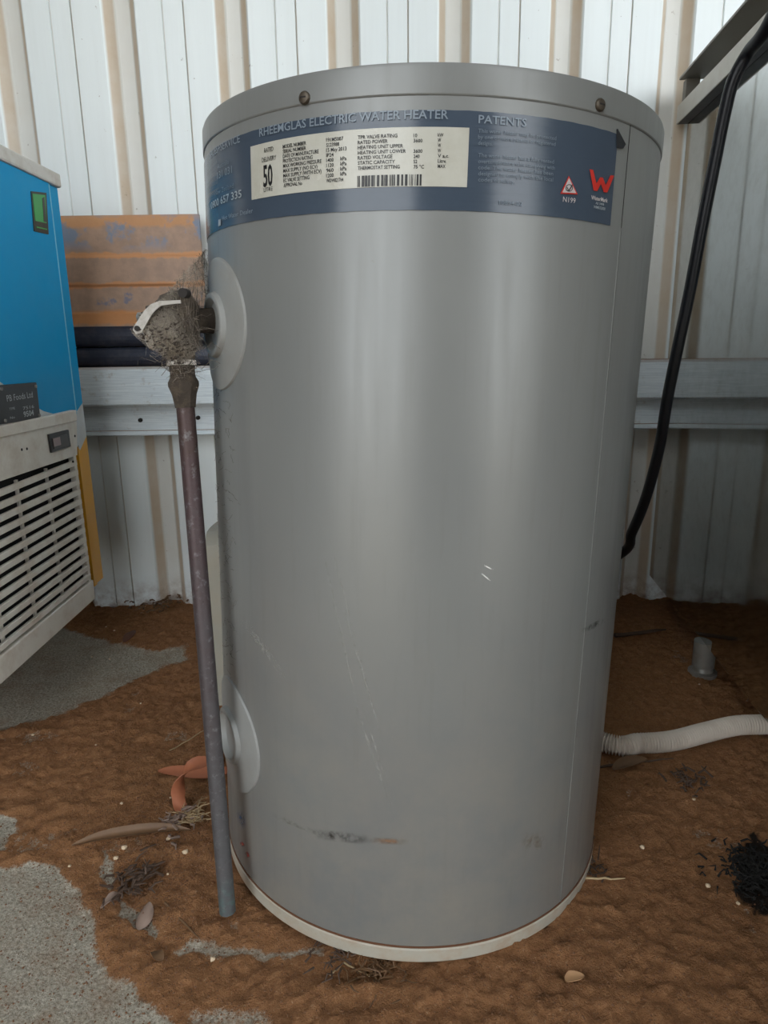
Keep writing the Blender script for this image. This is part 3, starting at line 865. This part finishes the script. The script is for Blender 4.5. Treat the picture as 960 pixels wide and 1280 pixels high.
# green sticker
stk_ = cpoly('green_sticker', [(39, 239), (58, 241), (61, 293), (43, 289)], MX + .0012, .0012, mat('sticker_border', lin(38, 44, 36), .4))
cpoly('sticker_field', [(41, 242), (56.5, 244), (58.5, 279), (44.5, 276)], MX + .0017, .0006, mat('sticker_green', lin(58, 158, 84), .4, var=.15), stk_)
cpoly('sticker_figure', [(53, 248), (55.5, 246), (57, 262), (58.4, 278), (55, 277), (54, 262)], MX + .0021, .0004, mat('sticker_dark', lin(60, 62, 58), .4), stk_)
cpoly('sticker_line', [(46, 283), (59, 286), (59.2, 287.5), (46.2, 284.6)], MX + .0017, .0006, mat('sticker_green', (0, 0, 0)), stk_)
# maker's plate
def flank_txt(s, x0, y0, x1, cap_px, m_, parent, x, bold=0.0):
    a = on_x(x0, y0, x); b = on_x(x1, y0, x); tpz = on_x(x0, y0 - cap_px, x).z
    vv, ff, wd = norm_text(s, bold)
    sy = (b.y - a.y) / wd; sz = (tpz - a.z) / CAPH
    return cobj('lettering', [(x, a.y + p[0] * sy, a.z + p[1] * sz) for p in vv], ff, m_, parent)
plate = cpoly('name_plate', [(-8, 482), (46, 478), (51, 524), (-4, 531)], MX + .006, .006, blk, None, .0012)
pw = mat('plate_print', lin(170, 172, 174), .4)
flank_txt('PB Foods Ltd', 9, 502, 42, 8, pw, plate, MX + .0064)
flank_txt('TYPE', 12, 513, 19, 3.2, pw, plate, MX + .0064)
flank_txt('7516', 29, 512.5, 43, 4, pw, plate, MX + .0064)
flank_txt('No', 13, 524, 19, 3.2, pw, plate, MX + .0064)
flank_txt('9504', 30, 521.5, 43, 7, pw, plate, MX + .0064, .02)
for px, py in ((1, 486), (44, 483), (6, 526), (48.5, 519)):
    q = on_x(px, py, MX + .006) - CABO
    tube('screw', [q, q + Vector((.002, 0, 0))], .0022, pale_metal, plate, 10)
# control panel strip and switch
ctl = cpoly('control_panel', [(-30, 546), (0, 545), (96, 520), (97, 569), (0, 602), (-30, 611)], MX + .008, .010, whp, None, .001)
cpoly('panel_lip', [(-30, 538), (0, 533), (95.5, 512.5), (96.5, 526), (0, 547.5), (-30, 553)], MX + .011, .011, whp, ctl, .001)
swt = cpoly('switch', [(61.5, 543), (86, 537), (89, 558), (65, 566)], MX + .011, .005, blk, ctl, .0008)
cpoly('rocker', [(65.5, 548), (84, 542.5), (86.5, 556), (68, 561.5)], MX + .0122, .004, mat('rocker_grey', lin(52, 50, 50), .3), swt, .0005)
cpoly('rocker_mark', [(66.5, 548.5), (75, 546), (76.5, 556), (68, 558.5)], MX + .0126, .0008, mat('rocker_pale', lin(150, 132, 132), .4), swt)
for px, py in ((27, 562), (33.5, 561), (93.5, 545), (91.5, 577)):
    q = on_x(px, py, MX + .008) - CABO
    tube('panel_hole', [q - Vector((.001, 0, 0)), q + Vector((.0006, 0, 0))], .0019, dkgap, ctl, 8)
# louvre grille: each slat its own piece
gy1 = on_x(97, 600, MX + .004).y; gz1 = on_x(96, 572, MX + .004).z; gz0 = on_x(115, 724, MX + .004).z
cbox('vent_cavity', MX - .0038, MX - .003, YN + .02, gy1, gz0, gz1 + .012, mat('vent_dark', lin(12, 12, 12), .9))
gr = empty('vent_grille'); gr.parent = cab
pitch = 0.0163
nsl = int(round((gz1 - gz0) / pitch))
pitch = (gz1 - gz0) / nsl
slat0 = None
sv, sf = box_vf(-.0025, .0030, -(gy1 - YN - .03) / 2, (gy1 - YN - .03) / 2, -.0042, .0042)
for i in range(nsl):
    zc = gz1 - pitch * (i + .40)
    loc = Vector((MX + .004, (gy1 + YN + .03) / 2, zc)) - CABO
    if slat0 is None:
        slat0 = obj('slat', sv, sf, whp, gr); bevel(slat0, .0008, 1); s_ = slat0
    else:
        s_ = slat0.copy(); COL.objects.link(s_); s_.parent = gr
    s_.location = loc
dv0 = None
dvv, dvf = box_vf(-.0062, -.0028, -.0024, .0024, -(gz1 - gz0) / 2, (gz1 - gz0) / 2)
ydv = [on_x(93, 600, MX).y, on_x(60, 600, MX).y, on_x(30, 600, MX).y]
st_ = ydv[0] - ydv[1]
for i in range(11):
    yy = ydv[0] - st_ * i
    if yy < YN + .04: break
    if dv0 is None:
        dv0 = obj('divider', dvv, dvf, whp, gr); d_ = dv0
    else:
        d_ = dv0.copy(); COL.objects.link(d_); d_.parent = gr
    d_.location = Vector((MX + .003, yy, (gz0 + gz1) / 2)) - CABO
cbox('grille_frame', MX - .003, MX + .006, gy1 - .008, gy1, gz0, gz1 + .010, whp, None, .001)
# sill under the vent
sl = cbox('sill', MX - .03, MX + .008, YN, on_x(119, 742, MX + .008).y, z_sill - .003, gz0 + .001, whp, None, .002)
foot_m = mat('rubber_foot', lin(40, 38, 36), .8)
for xx in (MX - .22, XB + .06):
    for yy in (YN + .06, MYF - .09):
        tube('foot', [Vector((xx, yy, .0)) - CABO, Vector((xx, yy, .02)) - CABO, Vector((xx, yy, z_bot + .006)) - CABO], [.022, .02, .014], foot_m, cab, 14)

# ================================================================== RUSTY STEEL PIECES ON THE GIRT
SYF = WY - .040
ZG = zt + .001
orange = bpy.data.materials.new('red_oxide_steel'); orange.use_nodes = True; t = NT(orange)
sp = t.new('ShaderNodeSeparateXYZ'); t.put(sp.inputs[0], t.coord())
zb_ = lambda py: on_y(170, py, SYF).z - ZG
n1 = t.noise(28, 6, .65); n2 = t.noise(90, 5, .7)
c = t.mix(n2, lin(162, 134, 116), lin(186, 154, 132))
c = t.mix(t.ramp(n1, [(.40, .6), (.55, 0.0)]), c, lin(150, 126, 112))
zn = t.math('ADD', sp.outputs[2], t.math('MULTIPLY', t.math('SUBTRACT', n1, .5), .02))
def bandmask(py, hw):
    d = t.math('ABSOLUTE', t.math('SUBTRACT', zn, zb_(py)))
    return t.ramp(t.math('DIVIDE', d, hw), [(.55, 1.0), (1.0, 0.0)])
for py, hw, cc in ((319, .006, lin(214, 150, 94)), (356, .006, lin(210, 144, 90)), (397, .015, lin(206, 136, 70)), (276, .012, lin(204, 146, 92))):
    c = t.mix(t.math('MULTIPLY', bandmask(py, hw), .7), c, cc)
# flaked patches of grey-blue paint near the top edge
up = t.ramp(t.math('DIVIDE', t.math('ABSOLUTE', t.math('SUBTRACT', sp.outputs[2], zb_(288))), .035), [(.4, 1.0), (1.0, 0.0)])
c = t.mix(t.math('MULTIPLY', up, t.ramp(t.noise(20, 6, .6, t.mapping((1, 1, 1), (.33, .2, .12))), [(.50, 0.0), (.57, .95)])), c, lin(126, 138, 158))
up2 = t.ramp(t.math('DIVIDE', t.math('ABSOLUTE', t.math('SUBTRACT', sp.outputs[2], zb_(374))), .03), [(.4, 1.0), (1.0, 0.0)])
c = t.mix(t.math('MULTIPLY', up2, t.ramp(t.noise(24, 5, .6, t.mapping((1, 1, 1), (.7, .1, .5))), [(.56, 0.0), (.62, .8)])), c, lin(112, 118, 140))
t.set(color=c, rough=.6, metal=.1)
t.bump(t.noise(150, 4), .15, .002)
navy = mat('navy_steel', lin(44, 50, 66), .45, .2, var=.15, dirt=lin(96, 90, 90), dirt_amt=.35, dscale=60)
beam = empty('steel_channel', (on_y(170, 455, SYF).x, SYF, ZG))
tag(beam, 'rust-orange folded steel channel with flaking blue paint standing on the girt', 'steel channel')
BO = Vector(beam.location)
xl, xr = on_y(60, 340, SYF).x, on_y(253, 340, SYF).x
zq = lambda py: on_y(170, py, SYF).z
pr = [(0, zq(409)), (0, zq(392)), (.003, zq(389)), (.003, zq(358)), (-.0005, zq(355)), (-.0005, zq(321)), (.003, zq(318)), (.003, zq(268)), (.012, zq(268)), (.012, zq(409))]
prism('web', [Vector((xl, SYF + y, z)) - BO for y, z in pr], (xr - xl, 0, 0), orange, beam, .0008)
zr0, zr1 = zq(433), zq(407)
rr = (zr1 - zr0) / 2
arc = [(SYF + .012 - .010 - .012 * math.cos(a), (zr0 + zr1) / 2 + rr * math.sin(a)) for a in np.linspace(-math.pi / 2, math.pi / 2, 9)]
prism('rolled_lip', [Vector((xl, y, z)) - BO for y, z in arc + [(SYF + .014, zr1), (SYF + .014, zr0)]], (xr - xl, 0, 0), navy, beam)
tb = empty('steel_tube', (BO.x, SYF, ZG))
tag(tb, 'dark navy steel flat tube lying on the girt under the rusty channel', 'steel tube')
zz0, zz1 = ZG, zr0 - .0005
rr = (zz1 - zz0) / 2
o8 = [(SYF + .006 + .010 * math.cos(a) * (1.0), (zz0 + zz1) / 2 + rr * math.sin(a)) for a in np.linspace(0, 2 * math.pi, 17)[:-1]]
prism('tube_wall', [Vector((xl - .01, y, z)) - BO for y, z in o8], (xr - xl + .01, 0, 0), navy, tb)
o8i = [(SYF + .006 + .008 * math.cos(a), (zz0 + zz1) / 2 + (rr - .002) * math.sin(a)) for a in np.linspace(0, 2 * math.pi, 17)[:-1]]
prism('tube_bore', [Vector((xr - .0003, y, z)) - BO for y, z in o8i], (.0006, 0, 0), dkgap, tb)

# ================================================================== STAINLESS BENCH
bench = empty('steel_bench', (.5045, 1.013, 0))
tag(bench, 'stainless steel bench with polished side panel and stubby legs against the wall', 'bench')
BU = Vector((.1080, .9942, 0)).normalized(); BN = Vector((-BU.y, BU.x, 0))   # BN points to the heater
B0 = Vector((.5045, 1.013, 0))
def bpt(s, n_, z): return B0 + BU * s + BN * n_ + Vector((0, 0, z))
def on_panel(px, py, off=0.0):
    d = ray(px, py); o_ = B0 + BN * off
    k = (o_ - CAM).dot(BN) / d.dot(BN)
    p = CAM + d * k
    return (p - o_).dot(BU), p.z
def bbox(name, s0, s1, n0, n1, z0, z1, m_, parent=None, bev=0.0):
    c8 = [bpt(s, n_, z) - B0 for s in (s0, s1) for n_ in (n0, n1) for z in (z0, z1)]
    o = obj(name, c8, [(0, 1, 3, 2), (4, 6, 7, 5), (0, 4, 5, 1), (2, 3, 7, 6), (0, 2, 6, 4), (1, 5, 7, 3)], m_, parent or bench)
    if bev: bevel(o, bev)
    return o
ss = bpy.data.materials.new('polished_stainless'); ss.use_nodes = True; t = NT(ss)
sm = t.noise(9, 6, .7); sm2 = t.noise(40, 6, .75)
c = t.mix(t.ramp(sm2, [(.45, 0.0), (.75, .35)]), lin(206, 208, 206), lin(150, 146, 138))
t.set(color=c, metal=1.0, rough=t.ramp(sm, [(.3, .03), (.75, .10)]))
ss2 = mat('brushed_stainless', lin(196, 196, 192), .32, .9, var=.08, dirt=lin(130, 116, 98), dirt_amt=.35)
skirt = mat('cream_skirt', lin(206, 202, 192), .4, .1, var=.05, dirt=lin(160, 146, 126), dirt_amt=.3)
s_far = (1.336 - B0.y) / BU.y
_, zp0 = on_panel(886, 812)
OV = .020
_, zr_b = on_panel(850, 151, OV); _, zr_t = on_panel(880, 98, OV)
s_rf, _ = on_panel(843, 157, OV)
s_rf = min(s_rf, (1.336 - B0.y - BN.y * OV) / BU.y)
_, z_sh = on_panel(880, 64, OV + .004)
s_sh, _ = on_panel(849, 98, OV + .004)
s_sh = min(s_sh, s_rf)
S_NEAR = -.85; DEP = -.62
bbox('side_panel', S_NEAR + .03, s_far, -.02, 0, zp0, zr_b + .004, ss, None, .001)
bbox('back_panel', s_far - .012, s_far, DEP + .03, -.0205, zp0, zr_b + .004, ss2)
bbox('far_side_panel', S_NEAR + .03, s_far - .0125, DEP + .03, DEP + .05, zp0, zr_b + .004, ss2)
bbox('bottom_shelf', S_NEAR + .035, s_far - .0125, DEP + .0505, -.0205, zp0, zp0 + .012, ss2)
# skirt: channel round the frame, open below
bbox('skirt_rail', S_NEAR, s_rf, OV - .002, OV, zr_b, zr_t, skirt, None, .0006)
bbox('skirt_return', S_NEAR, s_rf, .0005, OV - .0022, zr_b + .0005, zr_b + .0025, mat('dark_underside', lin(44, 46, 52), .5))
bbox('skirt_end', s_rf - .002, s_rf, DEP, OV - .0022, zr_b + .003, zr_t, skirt)
bbox('end_bracket', s_rf - .022, s_rf - .004, OV - .028, OV - .006, zr_t - .004, z_sh - .0005, mat('frame_metal', lin(120, 116, 108), .5, .4))
bbox('top_frame', S_NEAR + .01, s_rf - .03, DEP + .01, -.055, zr_b + .005, z_sh - .001, mat('frame_metal', lin(120, 116, 108), .5, .4))
bbox('bench_top', S_NEAR - .005, s_sh, DEP - .005, OV + .004, z_sh, z_sh + .004, mat('worn_top_sheet', lin(140, 138, 132), .45, .6, var=.2, vscale=60, bump=.3, bscale=500), None, .0008)
# adjustable legs
legm = mat('leg_metal', lin(150, 148, 142), .4, .5, dirt=lin(96, 76, 60), dirt_amt=.6)
s_leg = 0.004
for s in (s_leg, S_NEAR + .09):
    for n_ in (-.004, DEP + .07):
        q = bpt(s, n_, 0) - B0
        lg = tube('leg', [q + Vector((0, 0, .018)), q + Vector((0, 0, zp0 + .002))], .017, legm, bench, 18)
        tube('leg_foot', [q + Vector((0, 0, .003)), q + Vector((0, 0, .009)), q + Vector((0, 0, .0105)), q + Vector((0, 0, .019))], [.022, .022, .016, .014], legm, lg, 18)

# ================================================================== CABLE, HOSE
rubber = mat('black_rubber', lin(18, 19, 25), .42, spec=.35)
cp = [(985, 5, .80), (960, 32, .83), (935, 66, .87), (916, 102, .88), (905, 145, .885), (893, 205, .89), (878, 280, .895), (861, 370, .90), (846, 440, .905), (834, 500, .915), (824, 560, .93), (808, 620, .95), (790, 665, .98), (772, 695, 1.02)]
pts = [on_y(x, y, Y) for x, y, Y in cp]
pts = [bpt(-.30, -.12, z_sh + .012), bpt(-.275, -.03, z_sh + .012), bpt(-.262, OV + .004, z_sh + .013), on_y(1016, -85, .768)] + pts[1:]
pts += [Vector((.24, 1.10, .10)), Vector((.15, 1.09, .03)), Vector((.02, 1.10, .014))]
tag(tube('power_cable', spline(pts, 140), .0073, rubber, None, 12), 'black rubber power cable drooping from the bench top to behind the heater', 'cable')

hosem = mat('white_hose', lin(206, 196, 184), .5, var=.08, dirt=lin(150, 120, 96), dirt_amt=.4)
hp = [Vector((-.12, 1.02, .016)), Vector((.02, .995, .016)), Vector((.14, .935, .016)), on_z(752, 927, .0155), on_z(800, 929, .0155), on_z(840, 926, .016), on_z(880, 916, .018), on_z(920, 907, .022), on_z(960, 905, .024), on_z(1010, 900, .026), on_z(1080, 893, .026)]
h0 = spline(hp, 400)
al = [0.0]
for a, b in zip(h0, h0[1:]): al.append(al[-1] + (b - a).length)
nh = int(al[-1] / .0006)
hs = [Vector([float(np.interp(i * .0006, al, [p[k] for p in h0])) for k in range(3)]) for i in range(nh)]
rad = [.0112 + .0022 * (1, .7, -.8, -1, -.8, .7)[i % 6] for i in range(len(hs))]
tag(tube('drain_hose', hs, rad, hosem, None, 16), 'white corrugated drain hose on the dirt between heater and bench', 'hose')

# ================================================================== LEAVES AND LITTER
def ground_h(x, y):
    i = int(np.clip(np.searchsorted(gx, x), 1, nx - 1)); j = int(np.clip(np.searchsorted(gy, y), 1, ny - 1))
    return float(hgt[j * nx + i])
def gp_(px, py, dz=0.0):
    q = on_z(px, py, .004)
    return Vector((q.x, q.y, ground_h(q.x, q.y) + dz))
def ribbon(name, mid, halfw, side, material, thick=.0008, cup=.25):
    """leaf blade: centre line, half widths, sideways vectors; thin solid with a cupped section"""
    v, f = [], []; n_ = len(mid)
    for i in range(n_):
        tdir = (mid[min(i + 1, n_ - 1)] - mid[max(i - 1, 0)]).normalized()
        sd_ = side[i] if isinstance(side, list) else side
        sd_ = (sd_ - tdir * sd_.dot(tdir)).normalized(); up_ = tdir.cross(sd_)
        for lay in (0, -thick):
            for j in range(5):
                u = j / 2 - 1
                v.append(mid[i] + sd_ * halfw[i] * u + up_ * (cup * halfw[i] * u * u + lay))
    for i in range(n_ - 1):
        a, b = i * 10, (i + 1) * 10
        for j in range(4):
            f.append((a + j, a + j + 1, b + j + 1, b + j)); f.append((a + 5 + j, b + 5 + j, b + 6 + j, a + 6 + j))
        f.append((a, b, b + 5, a + 5)); f.append((a + 4, a + 9, b + 9, b + 4))
    f.append((0, 5, 6, 7, 8, 9, 4, 3, 2, 1)); e = (n_ - 1) * 10; f.append((e, e + 1, e + 2, e + 3, e + 4, e + 9, e + 8, e + 7, e + 6, e + 5))
    return smooth_angle(obj(name, v, f, material), 60)
def lw(n_, w, p=.6): return [max(.0006, w * (math.sin(math.pi * (i + .15) / (n_ - .7)) ** p)) for i in range(n_)]
leaf_or = mat('orange_leaf', lin(160, 96, 66), .55, var=.2, vscale=60, dirt=lin(120, 70, 48), dirt_amt=.4, dscale=70)
leaf_br = mat('brown_leaf', lin(104, 76, 50), .6, var=.25, vscale=60, dirt=lin(84, 58, 40), dirt_amt=.5, dscale=70)
leaf_gr = mat('grey_leaf', lin(128, 108, 96), .7, var=.25, vscale=60)
straw = mat('dry_straw', lin(176, 152, 116), .7)
X1 = Vector((1, 0, 0)); Y1 = Vector((0, 1, 0)); Z1 = Vector((0, 0, 1))
# long dry leaf
mid = spline([gp_(90, 1061, .004), gp_(125, 1055, .007), gp_(165, 1050, .009), gp_(205, 1045, .010), gp_(238, 1044, .006)], 14)
tag(ribbon('gum_leaf', mid, lw(15, .0062, .7), Y1 * .8 + Z1 * .35, leaf_br, cup=.7), 'long narrow brown dried gum leaf lying on the dirt', 'leaf')
# curled leaf
b0 = gp_(228, 1018, .002)
mid = spline([b0, b0 + Vector((-.004, .004, .014)), b0 + Vector((-.002, .010, .032)), b0 + Vector((.008, .018, .046)), b0 + Vector((.024, .028, .047)), b0 + Vector((.042, .036, .040))], 18)
sides = [Vector((1, .1, 0)).lerp(Vector((0, 1, .35)), min(1, i / 12)) for i in range(19)]
tag(ribbon('curled_leaf', mid, [.003] + [.0072] * 4 + [.0085] * 9 + [.007, .006, .005, .003, .001], sides, leaf_or, cup=.3), 'curled orange-brown leaf standing up beside the copper pipe', 'leaf')
mid = spline([gp_(198, 967, .004), gp_(220, 968, .005), gp_(245, 969, .006), gp_(275, 968, .006), gp_(292, 966, .004)], 12)
tag(ribbon('gum_leaf', mid, lw(13, .009, .6), Y1 + Z1 * .3, leaf_or, cup=.2), 'flat orange leaf lying behind the curled leaf', 'leaf')
mid = spline([gp_(262, 975, .004), gp_(263, 960, .012), gp_(272, 952, .022), gp_(284, 940, .02)], 10)
tag(ribbon('gum_leaf', mid, lw(11, .008, .6), X1 * .6 + Z1 * .5, leaf_or, cup=.3), 'small orange leaf caught between pipe and heater', 'leaf')
mid = spline([gp_(155, 803, .002), gp_(162, 796, .004), gp_(168, 788, .003)], 8)
tag(ribbon('gum_leaf', mid, lw(9, .009, .6), X1, mat('dark_leaf', lin(96, 62, 48), .7), cup=.2), 'dark reddish leaf fragment lying near the wall foot', 'leaf')
mid = spline([gp_(173, 1162, .002), gp_(180, 1150, .005), gp_(188, 1136, .006)], 8)
tag(ribbon('leaf_scrap', mid, lw(9, .008, .6), X1 * .9 + Z1 * .2, leaf_gr, cup=.4), 'grey dried leaf scrap on the bare concrete strip', 'leaf')
mid = spline([gp_(126, 1137, .002), gp_(140, 1127, .004), gp_(150, 1119, .004)], 8)
tag(ribbon('leaf_scrap', mid, lw(9, .005, .6), Y1, leaf_gr, cup=.2), 'narrow mauve-grey leaf scrap at the edge of the dirt', 'leaf')
mid = spline([gp_(190, 1192, .002), gp_(197, 1198, .005), gp_(204, 1205, .004)], 8)
tag(ribbon('leaf_scrap', mid, lw(9, .005, .6), X1, leaf_br, cup=.3), 'small brown leaf scrap in the dirt below the concrete strip', 'leaf')
mid = spline([gp_(706, 1221, .004), gp_(714, 1224, .005), gp_(730, 1222, .003)], 8)
tag(ribbon('leaf_scrap', mid, lw(9, .005, .6), Y1, mat('tan_chip', lin(176, 136, 98), .7), cup=.2), 'tan chip of bark beside a small hollow in the dirt', 'bark chip')
mid = spline([gp_(766, 963, .003), gp_(785, 957, .006), gp_(808, 953, .004)], 8)
tag(ribbon('gum_leaf', mid, lw(9, .010, .6), Y1, leaf_br, cup=.3), 'dry brown leaf under the white drain hose', 'leaf')

def bundle(name, px, py, n_, ln, rr_, spread, material, label, cat, seed, up=.5):
    random.seed(seed)
    v, f = [], []
    c0 = gp_(px, py, .001)
    for _ in range(n_):
        a = random.uniform(0, 2 * math.pi); el = random.uniform(-.1, up)
        p = c0 + Vector((random.gauss(0, spread), random.gauss(0, spread), abs(random.gauss(0, .003)) + .001))
        d = Vector((math.cos(a), math.sin(a), el)).normalized() * random.uniform(.4, 1) * ln
        q = p + d * .5 + Vector((random.gauss(0, .002), random.gauss(0, .002), .002)); e = p + d
        for w_ in (p, q, e):
            w_.z = max(w_.z, ground_h(w_.x, w_.y) + rr_ * .4)
        vv, ff = tube_vf([p, q, e], [rr_, rr_ * .8, rr_ * .4], 4)
        k = len(v); v += vv; f += [tuple(k + g for g in h) for h in ff]
    o = obj(name, v, f, material); o['kind'] = 'stuff'
    return tag(o, label, cat)
bundle('straw_tuft', 240, 1026, 46, .022, .0007, .007, straw, 'tuft of pale dry straw at the foot of the curled leaf', 'straw', 4)
bundle('leaf_litter', 225, 1034, 30, .016, .0016, .010, leaf_gr, 'crumbled grey litter around the straw tuft', 'litter', 5)
bundle('leaf_litter', 165, 1100, 60, .018, .0014, .012, mat('dark_litter', lin(74, 56, 44), .8), 'dark crumbled litter in the scuffed hollow', 'litter', 6)
bundle('leaf_litter', 470, 1206, 70, .020, .0009, .016, leaf_br, 'dry grass and litter under the front edge of the heater', 'litter', 7, .3)
bundle('leaf_litter', 420, 1198, 30, .016, .0010, .010, mat('dark_litter', (0, 0, 0)), 'dark litter under the left front edge of the heater', 'litter', 8, .3)
bundle('leaf_litter', 860, 985, 34, .018, .0014, .012, mat('dark_litter', (0, 0, 0)), 'dark litter heap on the dirt in front of the hose', 'litter', 9)
bundle('leaf_litter', 742, 1075, 24, .018, .0012, .010, mat('dark_litter', (0, 0, 0)), 'dark litter beside the right foot of the heater', 'litter', 10)
bundle('wall_litter', 195, 757, 60, .018, .0022, .03, leaf_br, 'brown litter swept along the wall foot behind the pipe', 'litter', 11, .2)
bundle('black_debris', 952, 1095, 420, .012, .0011, .018, mat('black_debris', (.006, .005, .004), .95), 'black fluffy clump of debris on the dirt by the bench', 'debris', 12, .8)
random.seed(9)
def twig(p0, p1, r, m_, label):
    a = gp_(*p0, r); b = gp_(*p1, r)
    mid = [a.lerp(b, i / 6) + Vector((0, 0, random.uniform(0, .002))) for i in range(7)]
    tag(tube('twig', mid, [r, r, r * .9, r * .9, r * .8, r * .7, r * .4], m_, None, 6), label, 'twig')
twig((731, 1098), (781, 1103), .0012, straw, 'pale straw twig poking out by the right foot of the heater')
twig((750, 958), (842, 950), .0016, mat('dark_litter', (0, 0, 0)), 'dark curved twig lying along the drain hose')
twig((768, 797), (832, 790), .004, mat('dark_litter', (0, 0, 0)), 'dark stick on the floor behind the heater near the bench leg')
twig((412, 1214), (430, 1200), .0008, straw, 'thin pale grass stalk leaning under the heater edge')
twig((430, 1200), (462, 1214), .0008, straw, 'thin pale grass stalk crossing the litter under the heater')
twig((206, 1130), (250, 1175), .0012, leaf_br, 'brown twig half buried left of the pipe end')
twig((212, 938), (258, 912), .0008, straw, 'hair-thin straw stalk lying left of the pipe')
# pale grit stones
stone_m = mat('pale_stone', lin(214, 190, 160), .7, var=.2)
bm = bmesh.new(); bmesh.ops.create_icosphere(bm, subdivisions=1, radius=1)
for vt in bm.verts: vt.co *= random.uniform(.75, 1.2)
sme = bpy.data.meshes.new('pebble'); bm.to_mesh(sme); bm.free(); sme.materials.append(stone_m)
for px, py, s in ((41, 918, .0034), (115, 820, .003), (137, 822, .003), (87, 1082, .003), (211, 1052, .004), (266, 1200, .0036), (152, 1005, .003), (155, 1060, .005), (145, 1074, .004), (120, 933, .002),
                  (176, 880, .0024), (803, 1060, .004), (885, 1108, .004), (867, 1003, .003), (862, 985, .003), (923, 1126, .003), (874, 857, .0025), (133, 785, .003), (143, 788, .003), (210, 1094, .002), (213, 998, .0024), (232, 1072, .005)):
    q = gp_(px, py)
    p_ = bpy.data.objects.new('pebble', sme); COL.objects.link(p_)
    p_.location = q + Vector((0, 0, s * .45)); s *= .7; p_.scale = (s * 1.2, s, s * .7); p_.rotation_euler = (0, 0, random.uniform(0, 6))
    if py > 1190 and px < 300: lb = 'tiny pale grit stone by the thin concrete strip left of the heater'
    elif px > 850 and 940 < py < 1020: lb = 'tiny pale grit stone in the dark litter heap before the hose'
    elif px > 700: lb = 'tiny pale grit stone on bare dirt between heater and bench'
    elif py < 840: lb = 'tiny pale grit stone on the slab near the blue cabinet'
    elif 1040 < py < 1110: lb = 'tiny pale grit stone around the long brown gum leaf'
    else: lb = 'tiny pale grit stone on the dirt between cabinet and copper pipe'
    tag(p_, lb, 'pebble', lb.replace('tiny pale grit stone', 'grit stones'))
# loose crumbs of soil
v, f = [], []
random.seed(21)
for _ in range(9000):
    px = random.uniform(0, 960); py = 770 + 520 * random.random() ** .8
    if random.random() < .45: px, py = random.gauss(200, 60), random.gauss(1080, 70)
    q = on_z(px, py)
    if (q.xy - TB.xy).length < TR + .004 or q.x > .42 or q.x < -.47 or abs(q.y - .82) < .03 and q.x > .2 or not (.34 < q.y < 1.33): continue
    s = random.uniform(.0004, .0013) * (1.4 if random.random() < .08 else 1)
    z = ground_h(q.x, q.y) + s * .3
    k = len(v)
    for dx, dy, dz_ in ((1, 0, 0), (-1, 0, 0), (0, 1, 0), (0, -1, 0), (0, 0, .8), (0, 0, -.8)):
        v.append((q.x + dx * s * random.uniform(.6, 1.2), q.y + dy * s * random.uniform(.6, 1.2), z + dz_ * s))
    f += [(k, k + 2, k + 4), (k + 2, k + 1, k + 4), (k + 1, k + 3, k + 4), (k + 3, k, k + 4), (k + 2, k, k + 5), (k + 1, k + 2, k + 5), (k + 3, k + 1, k + 5), (k, k + 3, k + 5)]
cr = obj('soil_crumbs', v, f, mat('soil', lin(118, 82, 56), .9, var=.3, vscale=20)); cr['kind'] = 'stuff'
tag(cr, 'loose brown soil crumbs strewn over the floor', 'soil')
